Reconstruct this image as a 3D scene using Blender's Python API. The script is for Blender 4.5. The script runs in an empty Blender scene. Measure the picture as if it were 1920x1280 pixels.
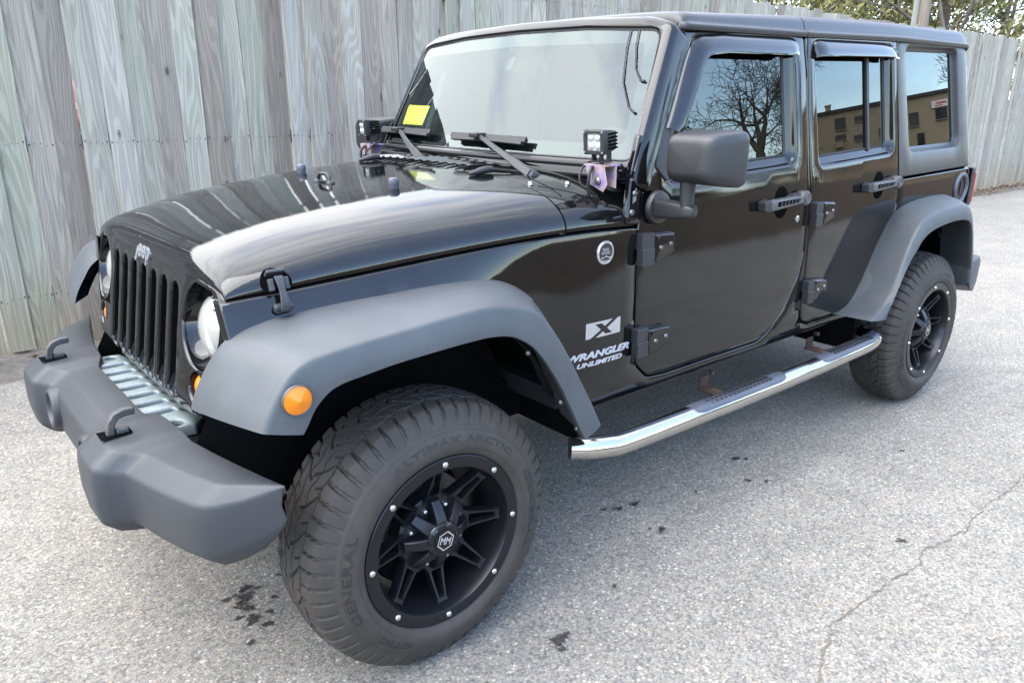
import bpy, math, random
import numpy as np
from mathutils import Vector, Matrix, noise as mnoise
from mathutils.geometry import delaunay_2d_cdt

random.seed(7)
scene = bpy.context.scene
COL = scene.collection
PI = math.pi
R = math.radians

# ------------------------------------------------------------------ camera
cam = bpy.data.cameras.new('camera')
cam_o = bpy.data.objects.new('camera', cam)
COL.objects.link(cam_o)
cam.sensor_fit = 'HORIZONTAL'
cam.sensor_width = 36.0
cam.lens = 1427.56 / 1920 * 36
cam.clip_start = 0.05
cam.clip_end = 2000
_yaw, _pit = R(-130.0099), R(-17.8309)
_d = Vector((math.cos(_pit) * math.cos(_yaw), math.cos(_pit) * math.sin(_yaw), math.sin(_pit)))
cam_o.location = (0.9913, 2.3333, 1.4945)
cam_o.rotation_euler = _d.to_track_quat('-Z', 'Y').to_euler()
scene.camera = cam_o

# ------------------------------------------------------------------ world
SUN_EL, SUN_AZ = 60.0, 5.0        # azimuth measured from +X (front of the car) towards +Y
world = bpy.data.worlds.new('World')
scene.world = world
world.use_nodes = True
wn, wl = world.node_tree.nodes, world.node_tree.links
wn.clear()
w_out = wn.new('ShaderNodeOutputWorld')
sky = wn.new('ShaderNodeTexSky')
sky.sky_type = 'NISHITA'
sky.sun_disc = False
sky.sun_elevation = R(SUN_EL)
sky.sun_rotation = R(90 - SUN_AZ)
sky.air_density = 1.2
sky.dust_density = 0.1
sky.altitude = 1500
sky.ozone_density = 2.5
bg = wn.new('ShaderNodeBackground')
bg.inputs[1].default_value = 0.14
wl.new(sky.outputs[0], bg.inputs[0])
cl = wn.new('ShaderNodeBackground')
cl.inputs[0].default_value = (0.975, 0.98, 1.0, 1)
cl.inputs[1].default_value = 1.0
tc = wn.new('ShaderNodeTexCoord')
mp = wn.new('ShaderNodeMapping')
mp.inputs['Scale'].default_value = (1.2, 2.6, 4.0)
mp.inputs['Rotation'].default_value = (0, 0, R(20))
wl.new(tc.outputs['Generated'], mp.inputs[0])
nz = wn.new('ShaderNodeTexNoise')
nz.inputs['Scale'].default_value = 2.1
nz.inputs['Detail'].default_value = 7
nz.inputs['Roughness'].default_value = 0.58
nz.inputs['Distortion'].default_value = 0.45
wl.new(mp.outputs[0], nz.inputs['Vector'])
# more cover overhead and ahead of the car than low on the +Y side
sp = wn.new('ShaderNodeSeparateXYZ')
wl.new(tc.outputs['Generated'], sp.inputs[0])
def wmath(op, a, b=None):
    n = wn.new('ShaderNodeMath')
    n.operation = op
    for i, v in enumerate((a, b)):
        if v is None:
            continue
        if isinstance(v, (int, float)):
            n.inputs[i].default_value = v
        else:
            wl.new(v, n.inputs[i])
    return n.outputs[0]
cov = wmath('ADD', nz.outputs[0], wmath('ADD', wmath('MULTIPLY', sp.outputs[0], 0.10), wmath('MULTIPLY', sp.outputs[2], 0.04)))
cov = wmath('ADD', cov, wmath('MULTIPLY', sp.outputs[1], -0.22))
rp = wn.new('ShaderNodeValToRGB')
rp.color_ramp.elements[0].color = (.30, .30, .30, 1)
rp.color_ramp.elements[0].position = 0.38
rp.color_ramp.elements[1].position = 0.74
wl.new(cov, rp.inputs[0])
# the cloud layer glows towards the hidden sun
dt = wn.new('ShaderNodeVectorMath')
dt.operation = 'DOT_PRODUCT'
dt.inputs[1].default_value = (.35, -.45, .82)
wl.new(tc.outputs['Generated'], dt.inputs[0])
glow = wmath('POWER', wmath('MAXIMUM', dt.outputs['Value'], 0.0), 2.0)
wl.new(wmath('ADD', wmath('MULTIPLY', glow, 0.72), 0.37), cl.inputs[1])
mx = wn.new('ShaderNodeMixShader')
wl.new(wmath('MULTIPLY', rp.outputs[0], wmath('SUBTRACT', 1.0, wmath('MULTIPLY', wmath('MAXIMUM', sp.outputs[1], 0.0), 0.55))), mx.inputs[0])
wl.new(bg.outputs[0], mx.inputs[1])
wl.new(cl.outputs[0], mx.inputs[2])
wl.new(mx.outputs[0], w_out.inputs[0])

# ------------------------------------------------------------------ sun behind thin cloud
sun = bpy.data.lights.new('sun', 'SUN')
sun.energy = 0.8
sun.angle = R(58)
sun.color = (1.0, 0.96, 0.9)
sun_o = bpy.data.objects.new('sun', sun)
COL.objects.link(sun_o)
_s = Vector((math.cos(R(SUN_EL)) * math.cos(R(SUN_AZ)), math.cos(R(SUN_EL)) * math.sin(R(SUN_AZ)), math.sin(R(SUN_EL))))
sun_o.rotation_euler = _s.to_track_quat('Z', 'Y').to_euler()

vs = scene.view_settings
vs.view_transform = 'Standard'
vs.look = 'None'
vs.exposure = 2.88
vs.gamma = 1.0
scene.render.film_transparent = False
scene.cycles.max_bounces = 8
scene.cycles.glossy_bounces = 5
scene.cycles.transparent_max_bounces = 12
scene.cycles.caustics_reflective = False
scene.cycles.caustics_refractive = False

# ------------------------------------------------------------------ materials
class NT:
    """small wrapper to wire node materials"""
    def __init__(s, name):
        s.m = bpy.data.materials.new(name)
        s.m.use_nodes = True
        s.t = s.m.node_tree
        s.n, s.l = s.t.nodes, s.t.links
        s.b = s.n['Principled BSDF']
        s.out = s.n['Material Output']
    def set(s, **k):
        for a, v in k.items():
            i = s.b.inputs[a.replace('_', ' ')]
            if hasattr(v, 'is_output'):
                s.l.new(v, i)
            else:
                i.default_value = (*v, 1) if isinstance(v, tuple) and len(v) == 3 else v
        return s
    def node(s, t, **k):
        n = s.n.new(t)
        for a, v in k.items():
            setattr(n, a, v)
        return n
    def link(s, a, b):
        s.l.new(a, b)
    def obj(s, scale=(1, 1, 1), loc=(0, 0, 0), src='Object'):
        c = s.node('ShaderNodeTexCoord')
        m = s.node('ShaderNodeMapping')
        m.inputs['Scale'].default_value = scale
        m.inputs['Location'].default_value = loc
        s.link(c.outputs[src], m.inputs[0])
        return m.outputs[0]
    def noise(s, vec, scale=5, detail=4, rough=.5, dist=0, out=0):
        n = s.node('ShaderNodeTexNoise')
        n.inputs['Scale'].default_value = scale
        n.inputs['Detail'].default_value = detail
        n.inputs['Roughness'].default_value = rough
        n.inputs['Distortion'].default_value = dist
        s.link(vec, n.inputs['Vector'])
        return n.outputs[out]
    def voro(s, vec, scale=5, feature='F1', out='Distance', rand=1.0):
        n = s.node('ShaderNodeTexVoronoi', feature=feature)
        n.inputs['Scale'].default_value = scale
        n.inputs['Randomness'].default_value = rand
        s.link(vec, n.inputs['Vector'])
        return n.outputs[out]
    def ramp(s, fac, stops):
        n = s.node('ShaderNodeValToRGB')
        e = n.color_ramp.elements
        while len(e) < len(stops):
            e.new(.5)
        for i, (p, c) in enumerate(stops):
            e[i].position = p
            e[i].color = (c, c, c, 1) if isinstance(c, (int, float)) else (*c, 1)
        s.link(fac, n.inputs[0])
        return n.outputs[0]
    def math(s, op, a, b=None, c=None):
        n = s.node('ShaderNodeMath', operation=op)
        for i, v in enumerate((a, b, c)):
            if v is None:
                continue
            if isinstance(v, (int, float)):
                n.inputs[i].default_value = v
            else:
                s.link(v, n.inputs[i])
        return n.outputs[0]
    def mix(s, fac, a, b, mode='MIX'):
        n = s.node('ShaderNodeMix', data_type='RGBA', blend_type=mode)
        for i, v in ((0, fac), (6, a), (7, b)):
            if hasattr(v, 'is_output'):
                s.link(v, n.inputs[i])
            elif isinstance(v, (int, float)):
                n.inputs[i].default_value = v if i == 0 else (v, v, v, 1)
            else:
                n.inputs[i].default_value = (*v, 1)
        return n.outputs[2]
    def bump(s, h, strength=.3, dist=.002, normal=None):
        n = s.node('ShaderNodeBump')
        n.inputs['Strength'].default_value = strength
        n.inputs['Distance'].default_value = dist
        s.link(h, n.inputs['Height'])
        if normal is not None:
            s.link(normal, n.inputs['Normal'])
        return n.outputs[0]

M = {}
def simple(key, col, rough=.5, metal=0., **k):
    t = NT(key).set(Base_Color=col, Roughness=rough, Metallic=metal, **k)
    M[key] = t.m
    return t

# car paint: black under clear coat with the faint waviness of pressed panels
t = NT('black_paint')
v = t.obj()
wav = t.noise(v, 3.2, 2, .5)
peel = t.noise(v, 420, 2, .5)
dust = t.noise(v, 9, 6, .65)
nb = t.bump(wav, .5, .0022)
nb = t.bump(peel, .08, .0004, nb)
t.set(Base_Color=t.ramp(dust, [(.35, (.003, .003, .0035)), (.75, (.006, .006, .006))]), Roughness=.35, IOR=1.5, Coat_Weight=1.0,
      Coat_Roughness=t.ramp(dust, [(.4, .003), (.85, .018)]), Coat_IOR=1.5, Normal=nb)
t.b.inputs['Coat Normal'].default_value = (0, 0, 0)
t.link(nb, t.b.inputs['Coat Normal'])
t.set(Specular_IOR_Level=0.)
M['paint'] = t.m

def plastic(key, c0, c1, rough, bumpd=.0006, scale=520, blot=7):
    t = NT(key)
    v = t.obj()
    bl = t.noise(v, blot, 5, .6)
    fn = t.noise(v, scale, 2, .6)
    col = t.ramp(bl, [(.3, c0), (.7, c1)])
    speck = t.ramp(t.voro(v, 90), [(.03, .6), (.06, 1.0)])
    t.set(Base_Color=t.mix(1.0, col, speck, 'MULTIPLY'), Roughness=rough, Normal=t.bump(fn, .5, bumpd))
    M[key] = t.m
    return t
plastic('flare_plastic', (0.03787, 0.04265, 0.04706), (0.05333, 0.05924, 0.06411), .50)
plastic('bumper_plastic', (0.02029, 0.02192, 0.02564), (0.0263, 0.02858, 0.03256), .52, .0009, 420)
plastic('hardtop_plastic', (0.022, 0.022, 0.024), (0.028, 0.028, 0.03), .32, .0009, 600)
plastic('mirror_plastic', (0.0135, 0.0135, 0.01485), (0.01665, 0.01665, 0.018), .42, .0008, 520)
plastic('trim_plastic', (.012, .012, .014), (.018, .018, .02), .5)
plastic('pad_plastic', (0.045, 0.0495, 0.0675), (0.072, 0.0765, 0.0945), .45)
simple('handle_grey', (0.0715, 0.06875, 0.066), .42, .35)
simple('black_rubber', (.010, .010, .011), .55)
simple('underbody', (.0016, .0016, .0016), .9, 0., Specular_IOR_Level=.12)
simple('gap_black', (.001, .001, .001), .9, 0., Specular_IOR_Level=.05)
simple('visor_acrylic', (.006, .006, .008), .04, 0., Coat_Weight=1.0, Coat_IOR=1.33, Coat_Roughness=.01, Specular_IOR_Level=.3)
simple('chrome', (0.4836, 0.4774, 0.465), .055, 1.0)
simple('silver_badge', (0.492, 0.498, 0.516), .22, .75)
simple('white_decal', (0.36, 0.365, 0.38), .4, .1)
simple('bolt_silver', (0.429, 0.429, 0.418), .25, .9)
simple('bolt_dark', (0.132, 0.132, 0.138), .35, .8)
simple('wheel_black', (.011, .0115, .014), .31, .5)
simple('gloss_black', (.004, .004, .005), .10, 0.)
simple('reflector', (0.558, 0.5642, 0.5642), .28, .35)
simple('lamp_chip', (0.468, 0.48, 0.48), .12, .2)
simple('pod_body', (0.0225, 0.0225, 0.0235), .45, .3)
simple('bracket_purple', (.30, .22, .56), .45)
simple('interior', (.018, .018, .019), .7)
simple('seat_cloth', (.035, .034, .033), .9)
simple('steel_disc', (0.12, 0.102, 0.09), .5, .8)
simple('wire_black', (.006, .006, .006), .6)

# rusty steel
t = NT('rusty_steel')
v = t.obj()
f = t.noise(v, 28, 6, .7)
t.set(Base_Color=t.ramp(f, [(.35, (0.0175, 0.01225, 0.0098)), (.55, (0.063, 0.02975, 0.01575)), (.75, (0.1155, 0.07, 0.042))]), Roughness=.8, Normal=t.bump(f, .6, .002))
M['rust'] = t.m
# purple painted bracket with rust coming through
t = NT('purple_bracket_paint')
v = t.obj()
f = t.noise(v, 16, 6, .7)
t.set(Base_Color=t.ramp(f, [(.42, (0.18, 0.13, 0.31)), (.50, (0.3, 0.24, 0.25)), (.60, (0.21, 0.09, 0.045))]), Roughness=.5)
M['purple'] = t.m
# galvanised plate
t = NT('galvanised_steel')
v = t.obj()
f = t.noise(v, 22, 5, .6)
t.set(Base_Color=t.ramp(f, [(.3, (0.1488, 0.1786, 0.1786)), (.7, (0.2282, 0.2629, 0.2629))]), Roughness=.5, Metallic=.25, Normal=t.bump(f, .3, .001))
M['galv'] = t.m
# aged tow hook
t = NT('tow_hook_paint')
v = t.obj()
f = t.noise(v, 24, 5, .7)
t.set(Base_Color=t.ramp(f, [(.35, (0.02592, 0.02808, 0.03024)), (.55, (0.04752, 0.04752, 0.04968)), (.68, (0.121, 0.07344, 0.0432))]), Roughness=.55)
M['hook'] = t.m
# amber lens
t = NT('amber_lens')
v = t.obj()
f = t.voro(v, 260, rand=0.0)
t.set(Base_Color=(.62, .17, .003), Roughness=.25, Specular_IOR_Level=.35, Coat_Weight=.25, Coat_Roughness=.03, Normal=t.bump(f, .25, .001))
t.set(Subsurface_Weight=.25, Subsurface_Scale=.02)
t.b.inputs['Subsurface Radius'].default_value = (1, .35, .05)
M['amber'] = t.m
simple('red_lens', (.38, .012, .012), .14, 0., Coat_Weight=1.0)

# glass: clear sheet, tint given by the transparent colour, real fresnel on top
def glass(key, tint, ior=1.55, rough=.0):
    t = NT(key)
    t.n.remove(t.b)
    tr = t.node('ShaderNodeBsdfTransparent')
    tr.inputs[0].default_value = (*tint, 1)
    gl = t.node('ShaderNodeBsdfGlossy')
    gl.inputs['Roughness'].default_value = rough
    gl.inputs['Color'].default_value = (.90, .985, .985, 1)
    ge = t.node('ShaderNodeNewGeometry')
    dp = t.node('ShaderNodeVectorMath', operation='DOT_PRODUCT')
    t.link(ge.outputs['Incoming'], dp.inputs[0])
    t.link(ge.outputs['Normal'], dp.inputs[1])
    f0 = ((ior - 1) / (ior + 1)) ** 2
    k = t.math('POWER', t.math('SUBTRACT', 1.0, t.math('ABSOLUTE', dp.outputs['Value'])), 5.0)
    fr = t.math('ADD', t.math('MULTIPLY', k, 1 - f0), f0)
    mx = t.node('ShaderNodeMixShader')
    t.link(fr, mx.inputs[0])
    t.link(tr.outputs[0], mx.inputs[1])
    t.link(gl.outputs[0], mx.inputs[2])
    t.link(mx.outputs[0], t.out.inputs[0])
    M[key] = t.m
    return t
glass('windshield_glass', (.60, .72, .66), 1.84)
glass('tinted_glass', (.035, .038, .042), 1.75)
glass('lamp_glass', (.97, .98, .98), 1.45)
t = NT('frosted_lens')
tr = t.node('ShaderNodeBsdfTransparent')
mx = t.node('ShaderNodeMixShader')
mx.inputs[0].default_value = .72
t.set(Base_Color=(.37, .36, .325), Roughness=.12, Coat_Weight=1.0, Coat_Roughness=.02)
t.link(tr.outputs[0], mx.inputs[1])
t.link(t.b.outputs[0], mx.inputs[2])
t.link(mx.outputs[0], t.out.inputs[0])
M['frosted_lens'] = t.m
# ceramic frit band printed on the windscreen edge
simple('frit', (.012, .011, .012), .3, 0., Coat_Weight=1.0, Coat_IOR=1.36, Coat_Roughness=.0, Specular_IOR_Level=0.)

# tyre rubber, dusty; fine sipes on the tread
t = NT('tyre_rubber')
c = t.node('ShaderNodeTexCoord')
s3 = t.node('ShaderNodeSeparateXYZ')
t.link(c.outputs['Object'], s3.inputs[0])
ang = t.math('ARCTAN2', s3.outputs[2], s3.outputs[0])
rad = t.math('SQRT', t.math('ADD', t.math('MULTIPLY', s3.outputs[0], s3.outputs[0]), t.math('MULTIPLY', s3.outputs[2], s3.outputs[2])))
sip = t.math('SINE', t.math('ADD', t.math('MULTIPLY', ang, 330), t.math('SINE', t.math('MULTIPLY', s3.outputs[1], 900))))
msk = t.ramp(rad, [(.372, 0.), (.382, 1.)])
sip2 = t.math('MULTIPLY', t.math('GREATER_THAN', sip, .72), msk)
ring = t.math('SINE', t.math('MULTIPLY', rad, 900))
ring = t.math('MULTIPLY', t.math('GREATER_THAN', ring, .93), .35)
v = t.obj()
f = t.noise(v, 14, 5, .65)
f2 = t.noise(v, 240, 2, .5)
bl = t.ramp(f, [(.3, (0.02303, 0.01872, 0.01533)), (.72, (0.04095, 0.03234, 0.02522))])
t.set(Base_Color=t.mix(t.math('MULTIPLY', sip2, .75), bl, (.008, .008, .008)), Roughness=.72,
      Normal=t.bump(f2, .3, .0006, t.bump(t.math('SUBTRACT', 0.0, sip2), .6, .0015)))
M['tyre'] = t.m
simple('tyre_letter', (0.012, 0.0114, 0.0108), .6)

# asphalt with exposed aggregate
t = NT('asphalt')
v = t.obj()
cell = t.node('ShaderNodeTexVoronoi', feature='F1')
cell.inputs['Scale'].default_value = 130
t.link(v, cell.inputs['Vector'])
cr = t.node('ShaderNodeSeparateColor')
t.link(cell.outputs['Color'], cr.inputs[0])
cell2 = t.node('ShaderNodeTexVoronoi', feature='F1')
cell2.inputs['Scale'].default_value = 290
t.link(v, cell2.inputs['Vector'])
cr2 = t.node('ShaderNodeSeparateColor')
t.link(cell2.outputs['Color'], cr2.inputs[0])
a1 = t.ramp(cr.outputs[0], [(.0, (0.07001, 0.06952, 0.06893)), (.16, (0.1073, 0.1047, 0.1006)), (.30, (0.1915, 0.1795, 0.1572)), (.62, (0.2381, 0.2218, 0.1914)), (.80, (0.2941, 0.271, 0.2312)), (.90, (0.3361, 0.2596, 0.1743)), (.955, (0.3734, 0.3168, 0.2433)), (.985, (0.5787, 0.5192, 0.4298))])
a2 = t.ramp(cr2.outputs[1], [(.0, (0.08402, 0.08184, 0.07785)), (.25, (0.1867, 0.176, 0.154)), (.7, (0.2614, 0.2429, 0.2092)), (.95, (0.3734, 0.3388, 0.2838))])
col = t.mix(.12, t.mix(.30, a1, a2), (0.2147, 0.1998, 0.1728))
edge = t.ramp(cell.outputs['Distance'], [(.25, 1.0), (.7, .72)])
col = t.mix(1.0, col, edge, 'MULTIPLY')
big = t.ramp(t.noise(v, .55, 5, .6), [(.3, (.84, .84, .85)), (.7, (1.12, 1.11, 1.09))])
mid = t.ramp(t.noise(v, 4.5, 6, .7), [(.3, (.86, .86, .86)), (.7, (1.1, 1.1, 1.1))])
col = t.mix(1.0, t.mix(1.0, col, big, 'MULTIPLY'), mid, 'MULTIPLY')
hh = t.math('ADD', t.math('MULTIPLY', cell.outputs['Distance'], -.7), t.math('MULTIPLY', cr2.outputs[0], .35))
t.set(Base_Color=col, Roughness=.85, Normal=t.bump(hh, .55, .004))
M['asphalt'] = t.m
simple('tar', (.125, .10, .072), .9)
t = NT('oil_mark')
v = t.obj()
f = t.noise(v, 70, 4, .7)
t.set(Base_Color=t.ramp(f, [(.35, (.014, .012, .011)), (.7, (.05, .044, .038))]), Roughness=.6, Normal=t.bump(f, .8, .004))
tr = t.node('ShaderNodeBsdfTransparent')
ms = t.node('ShaderNodeMixShader')
at = t.node('ShaderNodeAttribute', attribute_name='spread')
fine = t.noise(v, 130, 3, .6)
t.link(t.ramp(t.math('ADD', t.math('MULTIPLY', fine, 1.0), t.math('MULTIPLY', at.outputs['Fac'], -.62)), [(.18, 0.), (.26, 1.)]), ms.inputs[0])
t.link(tr.outputs[0], ms.inputs[1])
t.link(t.b.outputs[0], ms.inputs[2])
t.link(ms.outputs[0], t.out.inputs[0])
M['stain'] = t.m
# sandy verge
t = NT('sandy_verge')
v = t.obj()
f = t.noise(v, 16, 8, .7)
g = t.noise(v, 2.0, 4, .6)
col = t.mix(g, t.ramp(f, [(.3, (0.084, 0.0693, 0.0546)), (.7, (0.1848, 0.1617, 0.1302))]), t.ramp(f, [(.3, (0.063, 0.0546, 0.0441)), (.7, (0.1386, 0.126, 0.1092))]))
t.set(Base_Color=col, Roughness=.95, Normal=t.bump(f, .8, .012))
M['sand'] = t.m
# winter grass slope
t = NT('winter_grass')
v = t.obj()
f = t.noise(v, 2.2, 8, .72)
g = t.noise(v, .35, 4, .6)
h = t.noise(v, 40, 3, .7)
col = t.ramp(f, [(.28, (0.02531, 0.01519, 0.00675)), (.5, (0.07425, 0.04725, 0.02194)), (.72, (0.1215, 0.08265, 0.0405))])
col = t.mix(t.ramp(g, [(.4, 0.), (.7, .55)]), col, t.ramp(h, [(.3, (0.02363, 0.02025, 0.01013)), (.7, (0.07425, 0.05737, 0.02869))]))
t.set(Base_Color=col, Roughness=.95, Normal=t.bump(f, 1.0, .06))
M['grass'] = t.m

# weathered fence boards: every board has its own tone through the 'board' attribute
t = NT('weathered_boards')
at = t.node('ShaderNodeAttribute', attribute_name='board')
bv = at.outputs['Fac']
c = t.node('ShaderNodeTexCoord')
s3 = t.node('ShaderNodeSeparateXYZ')
t.link(c.outputs['Object'], s3.inputs[0])
cv = t.node('ShaderNodeCombineXYZ')
off = t.math('MULTIPLY', bv, 173.0)
t.link(t.math('ADD', t.math('MULTIPLY', s3.outputs[0], 6.0), off), cv.inputs[0])
t.link(off, cv.inputs[1])
t.link(t.math('ADD', t.math('MULTIPLY', s3.outputs[2], .55), off), cv.inputs[2])
n1 = t.noise(cv.outputs[0], 1.0, 2, .45, .18)
rings = t.math('SINE', t.math('MULTIPLY', n1, 118.0))
cv2 = t.node('ShaderNodeCombineXYZ')
t.link(t.math('ADD', t.math('MULTIPLY', s3.outputs[0], 90.0), off), cv2.inputs[0])
t.link(off, cv2.inputs[1])
t.link(t.math('MULTIPLY', s3.outputs[2], 2.2), cv2.inputs[2])
n2 = t.noise(cv2.outputs[0], 1.0, 5, .65)
n3 = t.noise(cv.outputs[0], .55, 4, .6)
h2 = t.node('ShaderNodeTexWhiteNoise', noise_dimensions='1D')
t.link(t.math('MULTIPLY', bv, 91.7), h2.inputs['W'])
tone = t.ramp(h2.outputs['Value'], [(0., (0.1813, 0.1482, 0.1149)), (.16, (0.2477, 0.2143, 0.1724)), (.32, (0.3166, 0.2873, 0.238)), (.46, (0.2393, 0.236, 0.1693)), (.60, (0.3529, 0.3238, 0.275)), (.74, (0.2755, 0.269, 0.2052)), (.88, (0.2803, 0.2371, 0.1908)), (1., (0.2078, 0.171, 0.1354))])
tone = t.mix(t.ramp(n3, [(.38, 0.), (.80, .5)]), tone, (0.3565, 0.3329, 0.2852))
grain = t.ramp(rings, [(0., (.70, .685, .67)), (.45, (.98, .98, .98)), (1., (1.08, 1.08, 1.08))])
fib = t.ramp(n2, [(.28, (.68, .67, .66)), (.45, (.95, .95, .95)), (.65, (1.10, 1.10, 1.10))])
col = t.mix(1.0, t.mix(.55, tone, grain, 'MULTIPLY'), fib, 'MULTIPLY')
# old damp staining climbs the foot of the boards, higher on some than on others
low = t.math('ADD', t.math('MULTIPLY', s3.outputs[2], -1.15), t.math('ADD', t.math('MULTIPLY', n3, .9), .55))
col = t.mix(t.ramp(low, [(.35, 0.), (.95, .75)]), col, t.mix(1.0, col, (.94, .82, .62), 'MULTIPLY'))
# knots
kv = t.node('ShaderNodeCombineXYZ')
t.link(t.math('ADD', t.math('MULTIPLY', s3.outputs[0], 5.5), off), kv.inputs[0])
t.link(off, kv.inputs[1])
t.link(t.math('MULTIPLY', s3.outputs[2], 2.6), kv.inputs[2])
kd = t.voro(kv.outputs[0], 1.0)
kr = t.math('MULTIPLY', t.math('SINE', t.math('MULTIPLY', kd, 150.0)), t.ramp(kd, [(.06, .16), (.20, 0.)]))
knot = t.mix(1.0, t.ramp(kd, [(.035, .28), (.065, .60), (.085, .90), (.18, 1.0)]), t.math('ADD', 1.0, kr), 'MULTIPLY')
col = t.mix(1.0, col, knot, 'MULTIPLY')
t.set(Base_Color=col, Roughness=.9, Normal=t.bump(t.math('ADD', n2, t.math('MULTIPLY', rings, .12)), .5, .003))
M['boards'] = t.m
simple('rail_wood', (0.162, 0.135, 0.1035), .9)
simple('nail', (0.027, 0.021, 0.018), .7, .3)

# utility pole, bark, foliage, brick
t = NT('pole_wood')
v = t.obj((30, 30, 1.2))
f = t.noise(v, 1.0, 6, .65)
t.set(Base_Color=t.ramp(f, [(.3, (0.11, 0.085, 0.065)), (.7, (0.23, 0.185, 0.145))]), Roughness=.9)
M['pole'] = t.m
simple('conduit', (0.165, 0.17, 0.145), .6)
t = NT('bark')
v = t.obj((6, 6, 1.5))
f = t.noise(v, 2.0, 6, .7)
t.set(Base_Color=t.ramp(f, [(.3, (.05, .04, .033)), (.7, (.14, .115, .095))]), Roughness=.95, Normal=t.bump(f, .8, .03))
M['bark'] = t.m
def foliage(key, stops):
    t = NT(key)
    at = t.node('ShaderNodeAttribute', attribute_name='tone')
    t.set(Base_Color=t.ramp(at.outputs['Fac'], stops), Roughness=.75)
    M[key] = t.m
foliage('pine_needles', [(0., (0.05063, 0.05625, 0.01575)), (.4, (0.1125, 0.1181, 0.03375)), (.75, (0.1913, 0.1743, 0.05625)), (1., (0.27, 0.225, 0.08438))])
foliage('fir_needles', [(0., (.010, .016, .009)), (.6, (.024, .034, .018)), (1., (.05, .06, .03))])
foliage('brown_leaves', [(0., (0.06, 0.03, 0.0132)), (.6, (0.144, 0.072, 0.036)), (1., (0.216, 0.126, 0.066))])
foliage('dark_brush', [(0., (.012, .010, .008)), (.6, (.03, .024, .017)), (1., (.06, .045, .03))])
t = NT('tan_brick')
v = t.obj((1, 1, 1))
bk = t.node('ShaderNodeTexBrick')
bk.inputs['Color1'].default_value = (.30, .235, .16, 1)
bk.inputs['Color2'].default_value = (.26, .205, .14, 1)
bk.inputs['Mortar'].default_value = (.24, .18, .12, 1)
bk.inputs['Scale'].default_value = 1.6
cx = t.node('ShaderNodeTexCoord')
sx = t.node('ShaderNodeSeparateXYZ')
t.link(cx.outputs['Object'], sx.inputs[0])
cb = t.node('ShaderNodeCombineXYZ')
t.link(sx.outputs[0], cb.inputs[0])
t.link(sx.outputs[2], cb.inputs[1])
t.link(cb.outputs[0], bk.inputs['Vector'])
t.set(Base_Color=t.mix(.4, bk.outputs[0], t.ramp(t.noise(v, .3, 4, .6), [(.3, (.24, .19, .13)), (.7, (.31, .245, .17))])), Roughness=.9)
M['brick'] = t.m
simple('roof_trim', (.035, .032, .03), .8)
simple('window_dark', (.015, .016, .018), .08)
simple('sign_white', (0.546, 0.546, 0.546), .5)
simple('sign_red', (.55, .03, .03), .5)
simple('tan_render', (0.24, 0.2, 0.148), .9)
t = NT('sticker_paper')
v = t.obj()
ln = t.node('ShaderNodeTexWave', wave_type='BANDS', bands_direction='Z')
ln.inputs['Scale'].default_value = 26
ln.inputs['Distortion'].default_value = .6
t.link(v, ln.inputs['Vector'])
t.set(Base_Color=t.ramp(ln.outputs[0], [(.62, (.78, .60, .02)), (.8, (.85, .74, .20))]), Roughness=.6)
M['sticker'] = t.m
simple('van_red', (.30, .022, .018), .25, 0., Coat_Weight=1.0)

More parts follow.
